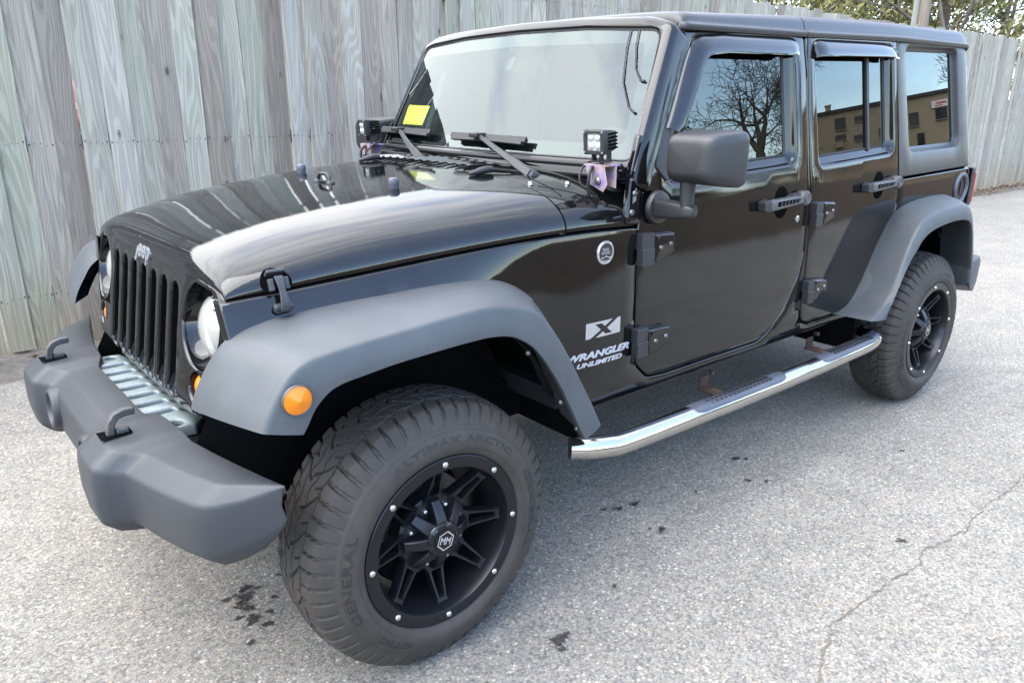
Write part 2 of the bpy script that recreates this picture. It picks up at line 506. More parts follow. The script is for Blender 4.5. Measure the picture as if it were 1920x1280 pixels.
# ------------------------------------------------------------------ mesh helpers
class MB:
    """collects geometry, then links it as ONE mesh object"""
    def __init__(s):
        s.v, s.f, s.mi = [], [], []
    def add(s, V, F, mi=0):
        o = len(s.v)
        s.v.extend([tuple(p) for p in V])
        s.f.extend([tuple(i + o for i in f) for f in F])
        s.mi.extend([mi] * len(F))
        return s
    def box(s, c, d, rot=None, mi=0):
        V = []
        for x in (-.5, .5):
            for y in (-.5, .5):
                for z in (-.5, .5):
                    p = Vector((x * d[0], y * d[1], z * d[2]))
                    if rot is not None:
                        p = rot @ p
                    V.append(p + Vector(c))
        return s.add(V, [(0, 1, 3, 2), (4, 6, 7, 5), (0, 4, 5, 1), (2, 3, 7, 6), (0, 2, 6, 4), (1, 5, 7, 3)], mi)
    def loft(s, rings, closed=True, cap0=False, cap1=False, mi=0):
        n = len(rings[0])
        V = [p for r in rings for p in r]
        F = []
        for i in range(len(rings) - 1):
            for j in range(n if closed else n - 1):
                k = (j + 1) % n
                F.append((i * n + j, i * n + k, (i + 1) * n + k, (i + 1) * n + j))
        if cap0:
            F.append(tuple(range(n)))
        if cap1:
            F.append(tuple(range((len(rings) - 1) * n, len(rings) * n)))
        return s.add(V, F, mi)
    def tube(s, path, r, n=12, cap=True, mi=0):
        path = [Vector(p) for p in path]
        rs = r if isinstance(r, (list, tuple)) else [r] * len(path)
        rings = []
        up = None
        for i, p in enumerate(path):
            tg = (path[min(i + 1, len(path) - 1)] - path[max(i - 1, 0)]).normalized()
            if up is None:
                up = Vector((0, 0, 1)) if abs(tg.z) < .9 else Vector((1, 0, 0))
            a = tg.cross(up).normalized()
            up = a.cross(tg).normalized()
            rings.append([p + (a * math.cos(q) + up * math.sin(q)) * rs[i] for q in [2 * PI * k / n for k in range(n)]])
        return s.loft(rings, True, cap, cap, mi)
    def cyl(s, p0, p1, r0, r1=None, n=20, mi=0):
        return s.tube([p0, p1], [r0, r0 if r1 is None else r1], n, True, mi)
    def lathe(s, prof, c, ax, n=32, mi=0, closed_prof=False, phase=0., a0=0., a1=2 * PI):
        """prof: list of (radius, distance along axis)"""
        ax = Vector(ax).normalized()
        u = ax.orthogonal().normalized()
        w = ax.cross(u)
        c = Vector(c)
        full = abs(a1 - a0 - 2 * PI) < 1e-6
        rings = []
        for k in range(n if full else n + 1):
            q = phase + a0 + (a1 - a0) * k / n
            dr = u * math.cos(q) + w * math.sin(q)
            rings.append([c + dr * r + ax * h for r, h in prof])
        if full:
            rings.append(rings[0])
        return s.loft(rings, closed_prof, mi=mi)
    def ball(s, c, r, nu=16, nv=10, rot=None, mi=0):
        r = (r, r, r) if isinstance(r, (int, float)) else r
        rings = []
        for i in range(nv + 1):
            th = PI * i / nv
            ring = []
            for j in range(nu):
                q = 2 * PI * j / nu
                p = Vector((r[0] * math.sin(th) * math.cos(q), r[1] * math.sin(th) * math.sin(q), r[2] * math.cos(th)))
                if rot is not None:
                    p = rot @ p
                ring.append(p + Vector(c))
            rings.append(ring)
        return s.loft(rings, True, mi=mi)
    def grid(s, fn, us, vs, mi=0):
        V = [fn(u, v) for u in us for v in vs]
        n = len(vs)
        F = [(i * n + j, i * n + j + 1, (i + 1) * n + j + 1, (i + 1) * n + j) for i in range(len(us) - 1) for j in range(n - 1)]
        return s.add(V, F, mi)
    def obj(s, name, mat, parent=None, angle=38, bevel=None, subsurf=0, merge=True, loc=None, weld=1e-5):
        me = bpy.data.meshes.new(name)
        me.from_pydata(s.v, [], s.f)
        import bmesh
        bm = bmesh.new()
        bm.from_mesh(me)
        if len(s.mi) == len(bm.faces):
            for f, i in zip(bm.faces, s.mi):
                f.material_index = i
        if merge:
            bmesh.ops.remove_doubles(bm, verts=bm.verts, dist=weld)
        bad = [f for f in bm.faces if f.calc_area() < 1e-12]
        if bad:
            bmesh.ops.delete(bm, geom=bad, context='FACES')
        bmesh.ops.recalc_face_normals(bm, faces=bm.faces)
        bm.to_mesh(me)
        bm.free()
        for m in (mat if isinstance(mat, (list, tuple)) else [mat]):
            me.materials.append(M[m] if isinstance(m, str) else m)
        me.polygons.foreach_set('use_smooth', [True] * len(me.polygons))
        me.set_sharp_from_angle(angle=R(angle))
        o = bpy.data.objects.new(name, me)
        COL.objects.link(o)
        if loc is not None:
            o.location = loc
        if parent is not None:
            o.parent = parent
        if subsurf:
            md = o.modifiers.new('subsurf', 'SUBSURF')
            md.levels = md.render_levels = subsurf
        if bevel:
            md = o.modifiers.new('bevel', 'BEVEL')
            md.width = bevel
            md.segments = 3
            md.limit_method = 'ANGLE'
            md.angle_limit = R(40)
            md.harden_normals = True
        return o

def empty(name, parent=None, loc=(0, 0, 0), rotz=0.):
    o = bpy.data.objects.new(name, None)
    o.empty_display_size = .1
    COL.objects.link(o)
    o.location = loc
    o.rotation_euler = (0, 0, rotz)
    if parent is not None:
        o.parent = parent
    return o
def tag(o, label=None, cat=None, group=None, kind=None):
    for k, v in (('label', label), ('category', cat), ('group', group), ('kind', kind)):
        if v:
            o[k] = v
    return o
def mirror(o, parent=None):
    """the same part on the other side of the car (y -> -y); its children too"""
    c = o.copy()
    if o.data is not None:
        me = o.data.copy()
        me.transform(Matrix.Scale(-1, 4, (0, 1, 0)))
        me.flip_normals()
        c.data = me
    c.location = (o.location.x, -o.location.y, o.location.z)
    COL.objects.link(c)
    c.parent = parent if parent is not None else o.parent
    for ch in list(o.children):
        mirror(ch, c)
    return c

def rpoly(pts, rad=.03, seg=6, fixed=False):
    """closed polygon with rounded corners; rad may be a list"""
    n = len(pts)
    rr = rad if isinstance(rad, (list, tuple)) else [rad] * n
    out = []
    for i in range(n):
        p0, p, p1 = Vector(pts[i - 1]), Vector(pts[i]), Vector(pts[(i + 1) % n])
        a, b = (p0 - p), (p1 - p)
        la, lb = a.length, b.length
        a.normalize(); b.normalize()
        an = math.acos(max(-1, min(1, a.dot(b))))
        if fixed and rr[i] > 0 and an > PI - .05:
            out += [tuple(p)] * (seg + 1)
            continue
        if rr[i] <= 0 or an > PI - .05:
            out.append(tuple(p))
            continue
        d = min(rr[i] / math.tan(an / 2), la * .48, lb * .48)
        q0, q1 = p + a * d, p + b * d
        for k in range(seg + 1):
            s = k / seg
            out.append(tuple(q0 * (1 - s) ** 2 + p * 2 * s * (1 - s) + q1 * s * s))
    return out
def dens(loop, ml=.04, closed=True):
    out = []
    n = len(loop)
    for i in range(n if closed else n - 1):
        a, b = Vector(loop[i]), Vector(loop[(i + 1) % n])
        k = max(1, int(math.ceil((b - a).length / ml)))
        for j in range(k):
            out.append(tuple(a.lerp(b, j / k)))
    if not closed:
        out.append(tuple(loop[-1]))
    return out
def area(loop):
    return .5 * sum(loop[i - 1][0] * loop[i][1] - loop[i][0] * loop[i - 1][1] for i in range(len(loop)))
def inset(loop, d):
    """move every vertex of a CCW loop inwards by d"""
    n = len(loop)
    out = []
    for i in range(n):
        p0, p, p1 = Vector(loop[i - 1]), Vector(loop[i]), Vector(loop[(i + 1) % n])
        e0, e1 = (p - p0), (p1 - p)
        if e0.length < 1e-9 or e1.length < 1e-9:
            out.append(tuple(p)); continue
        e0.normalize(); e1.normalize()
        n0, n1 = Vector((-e0.y, e0.x)), Vector((-e1.y, e1.x))
        m = n0 + n1
        if m.length < 1e-6:
            out.append(tuple(p)); continue
        m.normalize()
        out.append(tuple(p + m * (d / max(.45, m.dot(n0)))))
    return out
def inside(pts, poly):
    pts = np.asarray(pts)
    x, y = pts[:, 0], pts[:, 1]
    r = np.zeros(len(pts), bool)
    P = np.asarray(poly)
    j = len(P) - 1
    for i in range(len(P)):
        xi, yi, xj, yj = P[i, 0], P[i, 1], P[j, 0], P[j, 1]
        c = ((yi > y) != (yj > y)) & (x < (xj - xi) * (y - yi) / (yj - yi + 1e-15) + xi)
        r ^= c
        j = i
    return r
def plate(mb, outer, holes, f, sp=.05, roll=((0., 0.),), hroll=None, thick=.01, hthick=None, mi=0, ml=None, back=False, hmi=None):
    """sheet in (u,v) with holes, mapped by f(u,v,depth); edges rolled by (inset,depth) rings, then walls down to 'thick'"""
    ml = ml or sp
    hroll = hroll or roll
    hthick = thick if hthick is None else hthick
    def prep(l):
        l = [tuple(p[:2]) for p in l]
        return l if area(l) > 0 else l[::-1]
    loops = [(dens(prep(outer), ml), 1, roll, thick)] + [(dens(prep(h), ml), -1, hroll, hthick) for h in holes]
    inner = []
    for idx, (l, sg, rl, th) in enumerate(loops):
        rings = [(inset(l, sg * i) if i else l, d) for i, d in rl]
        pts = [[f(u, v, th) for u, v in rings[0][0]]] + [[f(u, v, d) for u, v in r] for r, d in rings]
        mb.loft(pts, True, mi=mi if idx == 0 or hmi is None else hmi)
        inner.append((rings[-1][0], rings[-1][1]))
    o = np.array(inner[0][0])
    mn, mxx = o.min(0), o.max(0)
    us = np.arange(mn[0] + sp * .5, mxx[0], sp)
    vss = np.arange(mn[1] + sp * .5, mxx[1], sp)
    gp = np.array([(u, v) for u in us for v in vss]) if len(us) and len(vss) else np.zeros((0, 2))
    if len(gp):
        ok = inside(gp, inner[0][0])
        for h, _ in inner[1:]:
            ok &= ~inside(gp, h)
        gp = gp[ok]
        allb = np.array([p for l, _ in inner for p in l])
        d2 = ((gp[:, None, :] - allb[None]) ** 2).sum(2).min(1)
        gp = gp[d2 > (sp * .45) ** 2]
    co, ed = [], []
    for l, _ in inner:
        b = len(co)
        co += [Vector(p) for p in l]
        ed += [(b + i, b + (i + 1) % len(l)) for i in range(len(l))]
    co += [Vector((float(p[0]), float(p[1]))) for p in gp]
    vo, eo, fo, *_ = delaunay_2d_cdt(co, ed, [], 0, 1e-7)
    vo = [tuple(p) for p in vo]
    cen = np.array([np.mean([vo[i] for i in t], 0) for t in fo])
    ok = inside(cen, inner[0][0])
    for h, _ in inner[1:]:
        ok &= ~inside(cen, h)
    fo = [tuple(t) for t, k in zip(fo, ok) if k]
    d0 = inner[0][1]
    mb.add([f(u, v, d0) for u, v in vo], fo, mi)
    if back:
        mb.add([f(u, v, thick) for u, v in vo], fo, mi)
    return mb
def text2d(body, size=1., shear=0., bold=0., extrude=0., spacing=1., align='LEFT'):
    cu = bpy.data.curves.new('lettering', 'FONT')
    cu.body = body
    cu.size = size
    cu.shear = shear
    cu.offset = bold
    cu.extrude = extrude
    cu.space_character = spacing
    cu.align_x = align
    cu.resolution_u = 4
    o = bpy.data.objects.new('lettering', cu)
    COL.objects.link(o)
    dg = bpy.context.evaluated_depsgraph_get()
    dg.update()
    ev = o.evaluated_get(dg)
    me = ev.to_mesh()
    V = [tuple(v.co) for v in me.vertices]
    F = [tuple(p.vertices) for p in me.polygons]
    ev.to_mesh_clear()
    bpy.data.objects.remove(o)
    bpy.data.curves.remove(cu)
    return V, F
def fit_text(V, w, h=None):
    a = np.array(V)
    mn, mxx = a.min(0), a.max(0)
    sx = w / (mxx[0] - mn[0])
    sy = (h / (mxx[1] - mn[1])) if h else sx
    return [((p[0] - mn[0]) * sx, (p[1] - mn[1]) * sy, p[2]) for p in V]

# ------------------------------------------------------------------ setting: ground
def bank(x, y):
    d = y - 3.9
    if d <= 0:
        return 0.
    s = min(1, d / 9.)
    return 1.15 * s * s * (3 - 2 * s) + max(0, d - 6) * .030 + .05 * mnoise.noise((x * .35, y * .35, 0)) * min(1, d)
xs = sorted(set([-400, -250, -150, -110, 60, 110, 200, 400] + [i * 1.5 for i in range(-54, 30)]))
ysr = sorted(set([-400, -200, -100, -60, -30, -15, -8, -4, -2, 0, 2, 3.3, 3.7] + [3.9 + i * .6 for i in range(0, 22)] + [18 + i * 4 for i in range(0, 24)] + [140, 200, 400]))
g = MB().grid(lambda x, y: (x, y, -.012 + bank(x, y)), xs, ysr)
tag(g.obj('ground', 'grass', angle=180), kind='structure')
# asphalt sheet with a slightly ragged edge towards the fence and towards the grass
rx = [i * .5 for i in range(-240, 140)]
def edge_f(x):
    return -2.42 - .16 * mnoise.noise((x * .8, 3.3, 0)) + .30 * max(0, min(1, (-x - 4) / 9))
def edge_g(x):
    return 3.88 + .12 * mnoise.noise((x * .7, 9.1, 0))
a = MB()
for x0, x1 in zip(rx[:-1], rx[1:]):
    a.add([(x0, edge_f(x0), 0), (x1, edge_f(x1), 0), (x1, edge_g(x1), 0), (x0, edge_g(x0), 0)], [(0, 1, 2, 3)])
tag(a.obj('road', 'asphalt', angle=180), kind='structure')
vg = MB()
for x0, x1 in zip(rx[:-1], rx[1:]):
    P = []
    for x in (x0, x1):
        P += [(x, edge_f(x) + .10, -.006), (x, -2.62, .012), (x, -3.6, .03), (x, -9.0, .0)]
    vg.add(P, [(0, 1, 5, 4), (1, 2, 6, 5), (2, 3, 7, 6)])
tag(vg.obj('verge', 'sand', angle=180), kind='structure')

def strip(path, w0, w1, z, seed, name, mat):
    rnd = random.Random(seed)
    path = dens([tuple(p) for p in path], .022, False)
    L, F = [], []
    for i, p in enumerate(path):
        a, b = Vector(path[max(0, i - 1)]), Vector(path[min(len(path) - 1, i + 1)])
        t = (b - a).normalized()
        n = Vector((-t.y, t.x))
        j = n * (rnd.uniform(-.010, .010) + .022 * mnoise.noise((p[0] * 9, p[1] * 9, seed)))
        w = rnd.uniform(w0, w1)
        q = Vector(p) + j
        L += [(q.x + n.x * w, q.y + n.y * w, z), (q.x - n.x * w, q.y - n.y * w, z)]
    for i in range(len(path) - 1):
        F.append((2 * i, 2 * i + 1, 2 * i + 3, 2 * i + 2))
    m = MB().add(L, F)
    return tag(m.obj(name, mat, angle=180, merge=False), kind='structure')
strip([(-.55, 1.66), (-.75, 1.57), (-.96, 1.49), (-1.19, 1.505), (-1.39, 1.52), (-1.57, 1.50), (-1.77, 1.53), (-2.12, 1.53), (-2.46, 1.535), (-3.1, 1.6)], .0006, .0034, .004, 3, 'pavement_crack', 'tar')
strip([(-3.6, .93), (-4.0, 1.1), (-4.35, 1.12), (-4.9, 1.35)], .0006, .002, .004, 5, 'pavement_crack', 'tar')
strip([(-3.55, 1.25), (-3.9, 1.42), (-4.4, 1.5)], .0005, .0018, .004, 6, 'pavement_crack', 'tar')
strip([(.75, 1.95), (.2, 2.25), (-.6, 2.5), (-1.6, 2.45), (-2.6, 2.7), (-4.5, 2.62), (-7, 2.9)], .002, .005, .004, 8, 'pavement_crack', 'tar')
def blob(x, y, r, seed, z=.004, k=.45):
    rnd = random.Random(seed)
    ph = [rnd.uniform(0, 6.28) for _ in range(5)]
    V = [(x, y, z)]
    n = 26
    for i in range(n):
        q = 2 * PI * i / n
        rr = 1.9 * r * (1 + k * .5 * math.sin(2 * q + ph[0]) + k * .45 * math.sin(3 * q + ph[1]) + k * .35 * math.sin(5 * q + ph[2]) + k * .3 * math.sin(7 * q + ph[3]))
        V.append((x + rr * math.cos(q), y + rr * math.sin(q) * .75, z))
    return V, [(0, i + 1, (i + 1) % n + 1) for i in range(n)]
st = MB()
for i, (x, y, r) in enumerate([(.33, .24, .034), (.31, .20, .022), (.36, .27, .02), (.38, .22, .014), (.28, .22, .016), (.345, .30, .024), (.35, .36, .026), (.33, .41, .018), (.38, .33, .012), (.30, .36, .014), (.26, .30, .012), (-.92, .60, .012), (-.97, .63, .018), (-1.04, .645, .02), (-1.01, .60, .008), (-.98, .83, .018),
                               (-.95, .80, .007), (-1.67, .67, .022), (-1.70, .70, .012), (-1.54, .82, .013), (-1.59, .87, .011), (-.29, 1.02, .03), (-.27, 1.05, .015), (-1.3, .74, .01), (.12, .93, .012),
                               (.2, .20, .01), (-.6, .95, .01), (-2.3, 1.1, .012), (-4.8, 1.2, .03), (-1.57, 1.42, .02), (-3.4, 1.5, .02), (.40, .46, .014), (.06, 1.05, .02), (-.02, 1.02, .009)]):
    V, F = blob(x, y, r, i)
    st.add(V, F)
so_ = st.obj('oil_stains', 'stain', angle=180, merge=False)
at = so_.data.attributes.new('spread', 'FLOAT', 'POINT')
at.data.foreach_set('value', [0. if i % 27 == 0 else 1. for i in range(len(so_.data.vertices))])
tag(so_, kind='structure')

# dead leaves swept against the foot of the fence
rnd = random.Random(11)
lv = MB()
tones = []
def fence_y(x):
    return -2.87 + (x - .5) * (-.42 / 14.5)
for i in range(2600):
    if i < 1900:
        x = -7 - abs(rnd.gauss(0, 1)) * 6
    else:
        x = rnd.uniform(-7, 2.5)
    off = abs(rnd.gauss(0, .16)) + .02
    y = fence_y(x) + off
    if i > 1900 and rnd.random() < .6:
        continue
    s = rnd.uniform(.015, .04)
    q = rnd.uniform(0, 6.28)
    z = .02 + rnd.uniform(0, .03) * max(0, 1 - off * 3)
    tl = rnd.uniform(-.5, .5)
    ca, sa = math.cos(q), math.sin(q)
    V = []
    for (a_, b_) in ((-1, 0), (0, -.45), (1, 0), (0, .45)):
        V.append((x + (a_ * ca - b_ * sa) * s, y + (a_ * sa + b_ * ca) * s, z + tl * s * a_ + .3 * s * abs(b_)))
    lv.add(V, [(0, 1, 2, 3)])
lo = lv.obj('leaf_litter', 'brown_leaves', merge=False, angle=180)
at = lo.data.attributes.new('tone', 'FLOAT', 'FACE')
at.data.foreach_set('value', [rnd.random() for _ in lo.data.polygons])
tag(lo, kind='stuff')

# ------------------------------------------------------------------ fence
fence = empty('wooden_fence', None, (0, 0, 0))
tag(fence, 'tall weathered grey board fence running along behind the black car', 'fence')
rnd = random.Random(21)
fm = MB()
bvals = []
nails = MB()
x = 3.4
while x > -24:
    w = rnd.choice((.138, .140, .142, .139)) + rnd.uniform(-.002, .002)
    gap = max(.0015, rnd.gauss(.0034, .0017))
    if rnd.random() < .06:
        gap += .004
    x0, x1 = x, x - w
    lean = rnd.gauss(0, .005)
    far = max(0, min(1, (-x - 5) / 9))
    top = 2.555 - .10 * max(0, min(1, (-x - 1) / 5)) - .11 * far + rnd.gauss(0, .012) + .018 * math.sin(x * .9)
    bot = .02 + rnd.uniform(0, .03)
    cup = rnd.uniform(-.004, .004)
    dep = rnd.uniform(0, .011)
    th = .016
    tw = rnd.gauss(0, .009)
    val = rnd.random()
    cx = (x0 + x1) / 2
    zs_ = [bot + (top - bot) * k / 8 for k in range(9)]
    rings = []
    for z in zs_:
        sh = lean * (z - 1.2)
        wob = .0016 * math.sin(z * 3 + val * 30)
        ring = []
        for u, e in ((0, 0), (.25, cup), (.5, cup * 1.3), (.75, cup), (1, 0)):
            xx = x0 + (x1 - x0) * u + sh + wob
            ring.append((xx, fence_y(xx) + dep + e + tw * (u - .5) * z, z))
        for u in (1, 0):
            xx = x0 + (x1 - x0) * u + sh + wob
            ring.append((xx, fence_y(xx) + dep - th + tw * (u - .5) * z, z))
        rings.append(ring)
    n0 = len(fm.f)
    fm.loft(rings, True, True, True)
    bvals += [val] * (len(fm.f) - n0)
    rail_zs = (.36, 1.235 - .12 * far, 2.24 - .13 * far)
    for rz in rail_zs:
        for u in (.08, .28, .5, .72, .92):
            if rnd.random() < .12:
                continue
            xx = x0 + (x1 - x0) * u + lean * (rz - 1.2)
            zz = rz + rnd.gauss(0, .006)
            yy = fence_y(xx) + dep + cup * .9 + tw * (u - .5) * zz + .0025
            rr = .0035 * (1.25 if u in (.08, .92) else .8)
            V = [(xx + rr * math.cos(k * PI / 4), yy, zz + rr * 1.2 * math.sin(k * PI / 4)) for k in range(8)]
            nails.add(V, [tuple(range(8))])
    x = x1 - gap
bo = fm.obj('fence_boards', 'boards', fence, merge=False, angle=30)
at = bo.data.attributes.new('board', 'FLOAT', 'FACE')
at.data.foreach_set('value', bvals)
nails.obj('nail_heads', 'nail', fence, merge=False)
for rz in (.36, 1.235, 2.24):
    r_ = MB()
    for k in range(0, 10):
        xa, xb = 3.4 - k * 2.75, 3.4 - (k + 1) * 2.75
        fa, fb = max(0, min(1, (-xa - 5) / 9)), max(0, min(1, (-xb - 5) / 9))
        P = []
        for xx, fr in ((xa, fa), (xb, fb)):
            z = rz - (.12 * fr if rz > 1 else 0)
            y = fence_y(xx)
            P.append([(xx, y - .024, z - .045), (xx, y - .024, z + .045), (xx, y - .062, z + .045), (xx, y - .062, z - .045)])
        r_.loft(P, True, True, True)
    r_.obj('rail', 'rail_wood', fence)
for k in range(0, 11):
    xx = 2.9 - k * 2.45
    MB().box((xx, fence_y(xx) - .112, 1.2), (.095, .095, 2.4)).obj('fence_post', 'rail_wood', fence, bevel=.004)

# ------------------------------------------------------------------ trees and pole beyond the fence
def branch_tree(mb, p, d, r, ln, depth, rnd, spread=.6, gnarl=.25, tips=None, minr=.004, up=.08):
    pts = [p]
    rs = [r]
    n = 5
    for i in range(n):
        d = (d + Vector((rnd.gauss(0, gnarl), rnd.gauss(0, gnarl), rnd.gauss(0, gnarl) + up)) * .42).normalized()
        p = p + d * (ln / n)
        pts.append(p)
        rs.append(max(minr, r * (1 - .42 * (i + 1) / n)))
    mb.tube(pts, rs, 8 if r > .08 else 5 if r > .02 else 3, False)
    if tips is not None and depth <= 1:
        tips += pts[2:]
    if depth == 0:
        return
    kids = rnd.choice((2, 3, 3))
    for k in range(kids):
        ax = d.orthogonal().normalized()
        ax.rotate(Matrix.Rotation(2 * PI * (k + rnd.random() * .6) / kids, 3, d))
        nd = (d + ax * rnd.uniform(spread * .6, spread * 1.5)).normalized()
        branch_tree(mb, p, nd, rs[-1] * rnd.uniform(.6, .85), ln * rnd.uniform(.62, .86), depth - 1, rnd, spread, gnarl, tips, minr, up)
    if depth >= 2:
        for k in range(2):
            i = rnd.randint(1, 4)
            ax = d.orthogonal().normalized()
            ax.rotate(Matrix.Rotation(rnd.uniform(0, 6.28), 3, d))
            nd = (d * .4 + ax).normalized()
            branch_tree(mb, pts[i], nd, rs[i] * .4, ln * rnd.uniform(.5, .75), depth - 2, rnd, spread, gnarl, tips, minr, up)
def leaf_cloud(centres, per, size, rad, rnd, tone_f=None, flat=.7):
    mb = MB()
    tn = []
    for c in centres:
        base = rnd.random()
        for k in range(per):
            o = Vector((rnd.gauss(0, 1), rnd.gauss(0, 1), rnd.gauss(0, flat))) * rad * .55
            q = Vector((rnd.gauss(0, 1), rnd.gauss(0, 1), rnd.gauss(0, 1))).normalized()
            a = q.orthogonal().normalized()
            b = q.cross(a)
            s = size * rnd.uniform(.5, 1.3)
            p = Vector(c) + o
            mb.add([p - a * s, p + b * s * .28, p + a * s, p - b * s * .28], [(0, 1, 2, 3)])
            tn.append(max(0, min(1, base * .55 + rnd.random() * .45)))
    return mb, tn
def crown_obj(mb, tn, mat, parent):
    o = mb.obj('crown', mat, parent, merge=False, angle=180)
    at = o.data.attributes.new('tone', 'FLOAT', 'FACE')
    at.data.foreach_set('value', tn[:len(o.data.polygons)])
    return o
def pine(loc, h, seed, label, group, name='pine_tree', mat='pine_needles', low=.25, wid=.22, dense=1.0):
    rnd = random.Random(seed)
    t = empty(name, None, loc)
    tag(t, label, 'tree', group)
    tr = MB()
    pts = [Vector((rnd.gauss(0, .05) * k, rnd.gauss(0, .05) * k, h * k / 8)) for k in range(9)]
    tr.tube(pts, [h * .016 * (1 - k / 8.6) + .02 for k in range(9)], 8, False)
    cs = []
    nb = int(44 * dense)
    for i in range(nb):
        f = low + (1 - low) * (i + rnd.random()) / nb
        z = h * f
        q = i * 2.4 + rnd.random()
        L = h * wid * (1.05 - f) ** .7 * rnd.uniform(.6, 1.15) + .2
        b0 = pts[0].lerp(pts[8], f)
        e = b0 + Vector((math.cos(q) * L, math.sin(q) * L, L * rnd.uniform(-.1, .35)))
        tr.tube([b0, b0.lerp(e, .5) + Vector((0, 0, .05)), e], [.035, .02, .008], 4, False)
        for k in range(4):
            cs.append(b0.lerp(e, .4 + .2 * k) + Vector((rnd.gauss(0, .15), rnd.gauss(0, .15), rnd.gauss(0, .12))))
    tr.obj('trunk', 'bark', t)
    mb, tn = leaf_cloud(cs, 48, h * .0125, h * .062, rnd)
    crown_obj(mb, tn, mat, t)
    return t
def bare(loc, h, seed, label, group=None, name='bare_tree', depth=5, spread=.6, lean=(0, 0, 1), r=None, gnarl=.25, trunk=.28, minr=.006, leaves=False):
    rnd = random.Random(seed)
    t = empty(name, None, loc)
    tag(t, label, 'tree', group)
    d = Vector(lean).normalized()
    p = Vector((0, 0, -.3))
    r = r or h * .012
    top = p + d * h * trunk
    tr = MB().tube([p, p.lerp(top, .15), p.lerp(top, .5), top], [r * 1.5, r * 1.1, r, r * .85], 12, False)
    tr.obj('trunk', 'bark', t)
    br = MB()
    tips = [] if leaves else None
    for k in range(3):
        ax = d.orthogonal().normalized()
        ax.rotate(Matrix.Rotation(2.1 * k + rnd.random(), 3, d))
        branch_tree(br, top, (d + ax * spread * rnd.uniform(.4, 1.1)).normalized(), r * .62, h * .25, depth - 1, rnd, spread, gnarl, tips, minr)
    br.obj('branches', 'bark', t, merge=False)
    if leaves:
        mb, tn = leaf_cloud(tips[::3], 3, .10, .35, rnd)
        crown_obj(mb, tn, 'brown_leaves', t)
    return t

# ================================================================== THE CAR
car = empty('off_road_car', None, (0, 0, -.020))
tag(car, 'black four-door off-road car with grey flares and hardtop parked beside the wooden fence', 'car')
def lerp(a, b, t):
    return a + (b - a) * t
def Yb(x):
    if x <= -.72:
        return .76
    t = min(1.05, (x + .72) / 1.135)
    return .76 - .165 * t ** 1.3
def side_y(x, z):
    b = Yb(x)
    if x > -.52:                      # the wing leans outwards below the bonnet seam
        k = min(1, (x + .52) / .45)
        b += k * k * (3 - 2 * k) * .42 * min(.10, max(0, seam_z(x) - z))
    s = z - 1.13
    b -= .06 * (math.sqrt(s * s + .0009) + s)
    if z < .75:
        b -= .22 * (.75 - z) ** 2
    return b
def S(u, v, d):
    return (u, side_y(u, v) - d, v)
def Sp(p):                       # plate map proud of the side surface
    return lambda u, v, d: (u, side_y(u, v) + p - d, v)
ROLL = ((0, .005), (.0012, .0022), (.0035, .0004), (.006, 0))

# --- outlines in the (x,z) plane of the car's side
SEAM = [(.415, 1.055), (.398, 1.058), (.31, 1.066), (.183, 1.077), (.045, 1.088), (-.10, 1.100), (-.26, 1.116), (-.54, 1.128), (-.846, 1.121)]
from numpy.polynomial import polynomial as Pn
_cs = Pn.polyfit(np.array([p[0] for p in SEAM]), np.array([p[1] for p in SEAM]), 3)
def seam_z(x):
    return float(Pn.polyval(x, _cs))
SEAM = [(x, seam_z(x)) for x in np.linspace(.415, -.846, 28)]
FD = rpoly([(-1.094, 1.711), (-1.813, 1.741), (-1.839, 1.584), (-1.854, 1.200), (-1.867, .921), (-1.849, .838), (-1.775, .712), (-1.677, .622), (-1.600, .592), (-1.041, .594), (-.940, .602), (-.872, .662), (-.859, .795), (-.850, 1.122), (-.877, 1.294), (-.920, 1.373), (-.993, 1.548)],
           [.012, .012, 0, 0, .08, .12, .15, .15, .08, .02, .06, .06, .05, 0, .05, 0, 0])
RD = rpoly([(-1.850, 1.741), (-2.578, 1.753), (-2.640, 1.146), (-2.652, 1.031), (-2.520, .784), (-2.432, .683), (-2.339, .617), (-2.240, .596), (-1.990, .593), (-1.925, .612), (-1.902, .692), (-1.908, .805), (-1.874, 1.237)],
           [.012, .012, .03, .12, .1, .1, .1, .08, .03, .04, .04, .05, .05])
FREC = rpoly([(-1.150, 1.700), (-1.740, 1.712), (-1.762, 1.270), (-1.005, 1.248), (-1.010, 1.30)], [.05, .035, .045, .03, .03])
RREC = rpoly([(-1.900, 1.712), (-2.540, 1.720), (-2.582, 1.275), (-1.945, 1.253)], [.035, .035, .05, .03])
QREC = rpoly([(-2.668, 1.722), (-3.215, 1.730), (-3.300, 1.277), (-2.752, 1.272)], .045)
QP = rpoly([(-2.583, 1.752), (-3.318, 1.764), (-3.350, 1.70), (-3.452, 1.168), (-2.646, 1.157)], [.008, .02, 0, .012, .008])

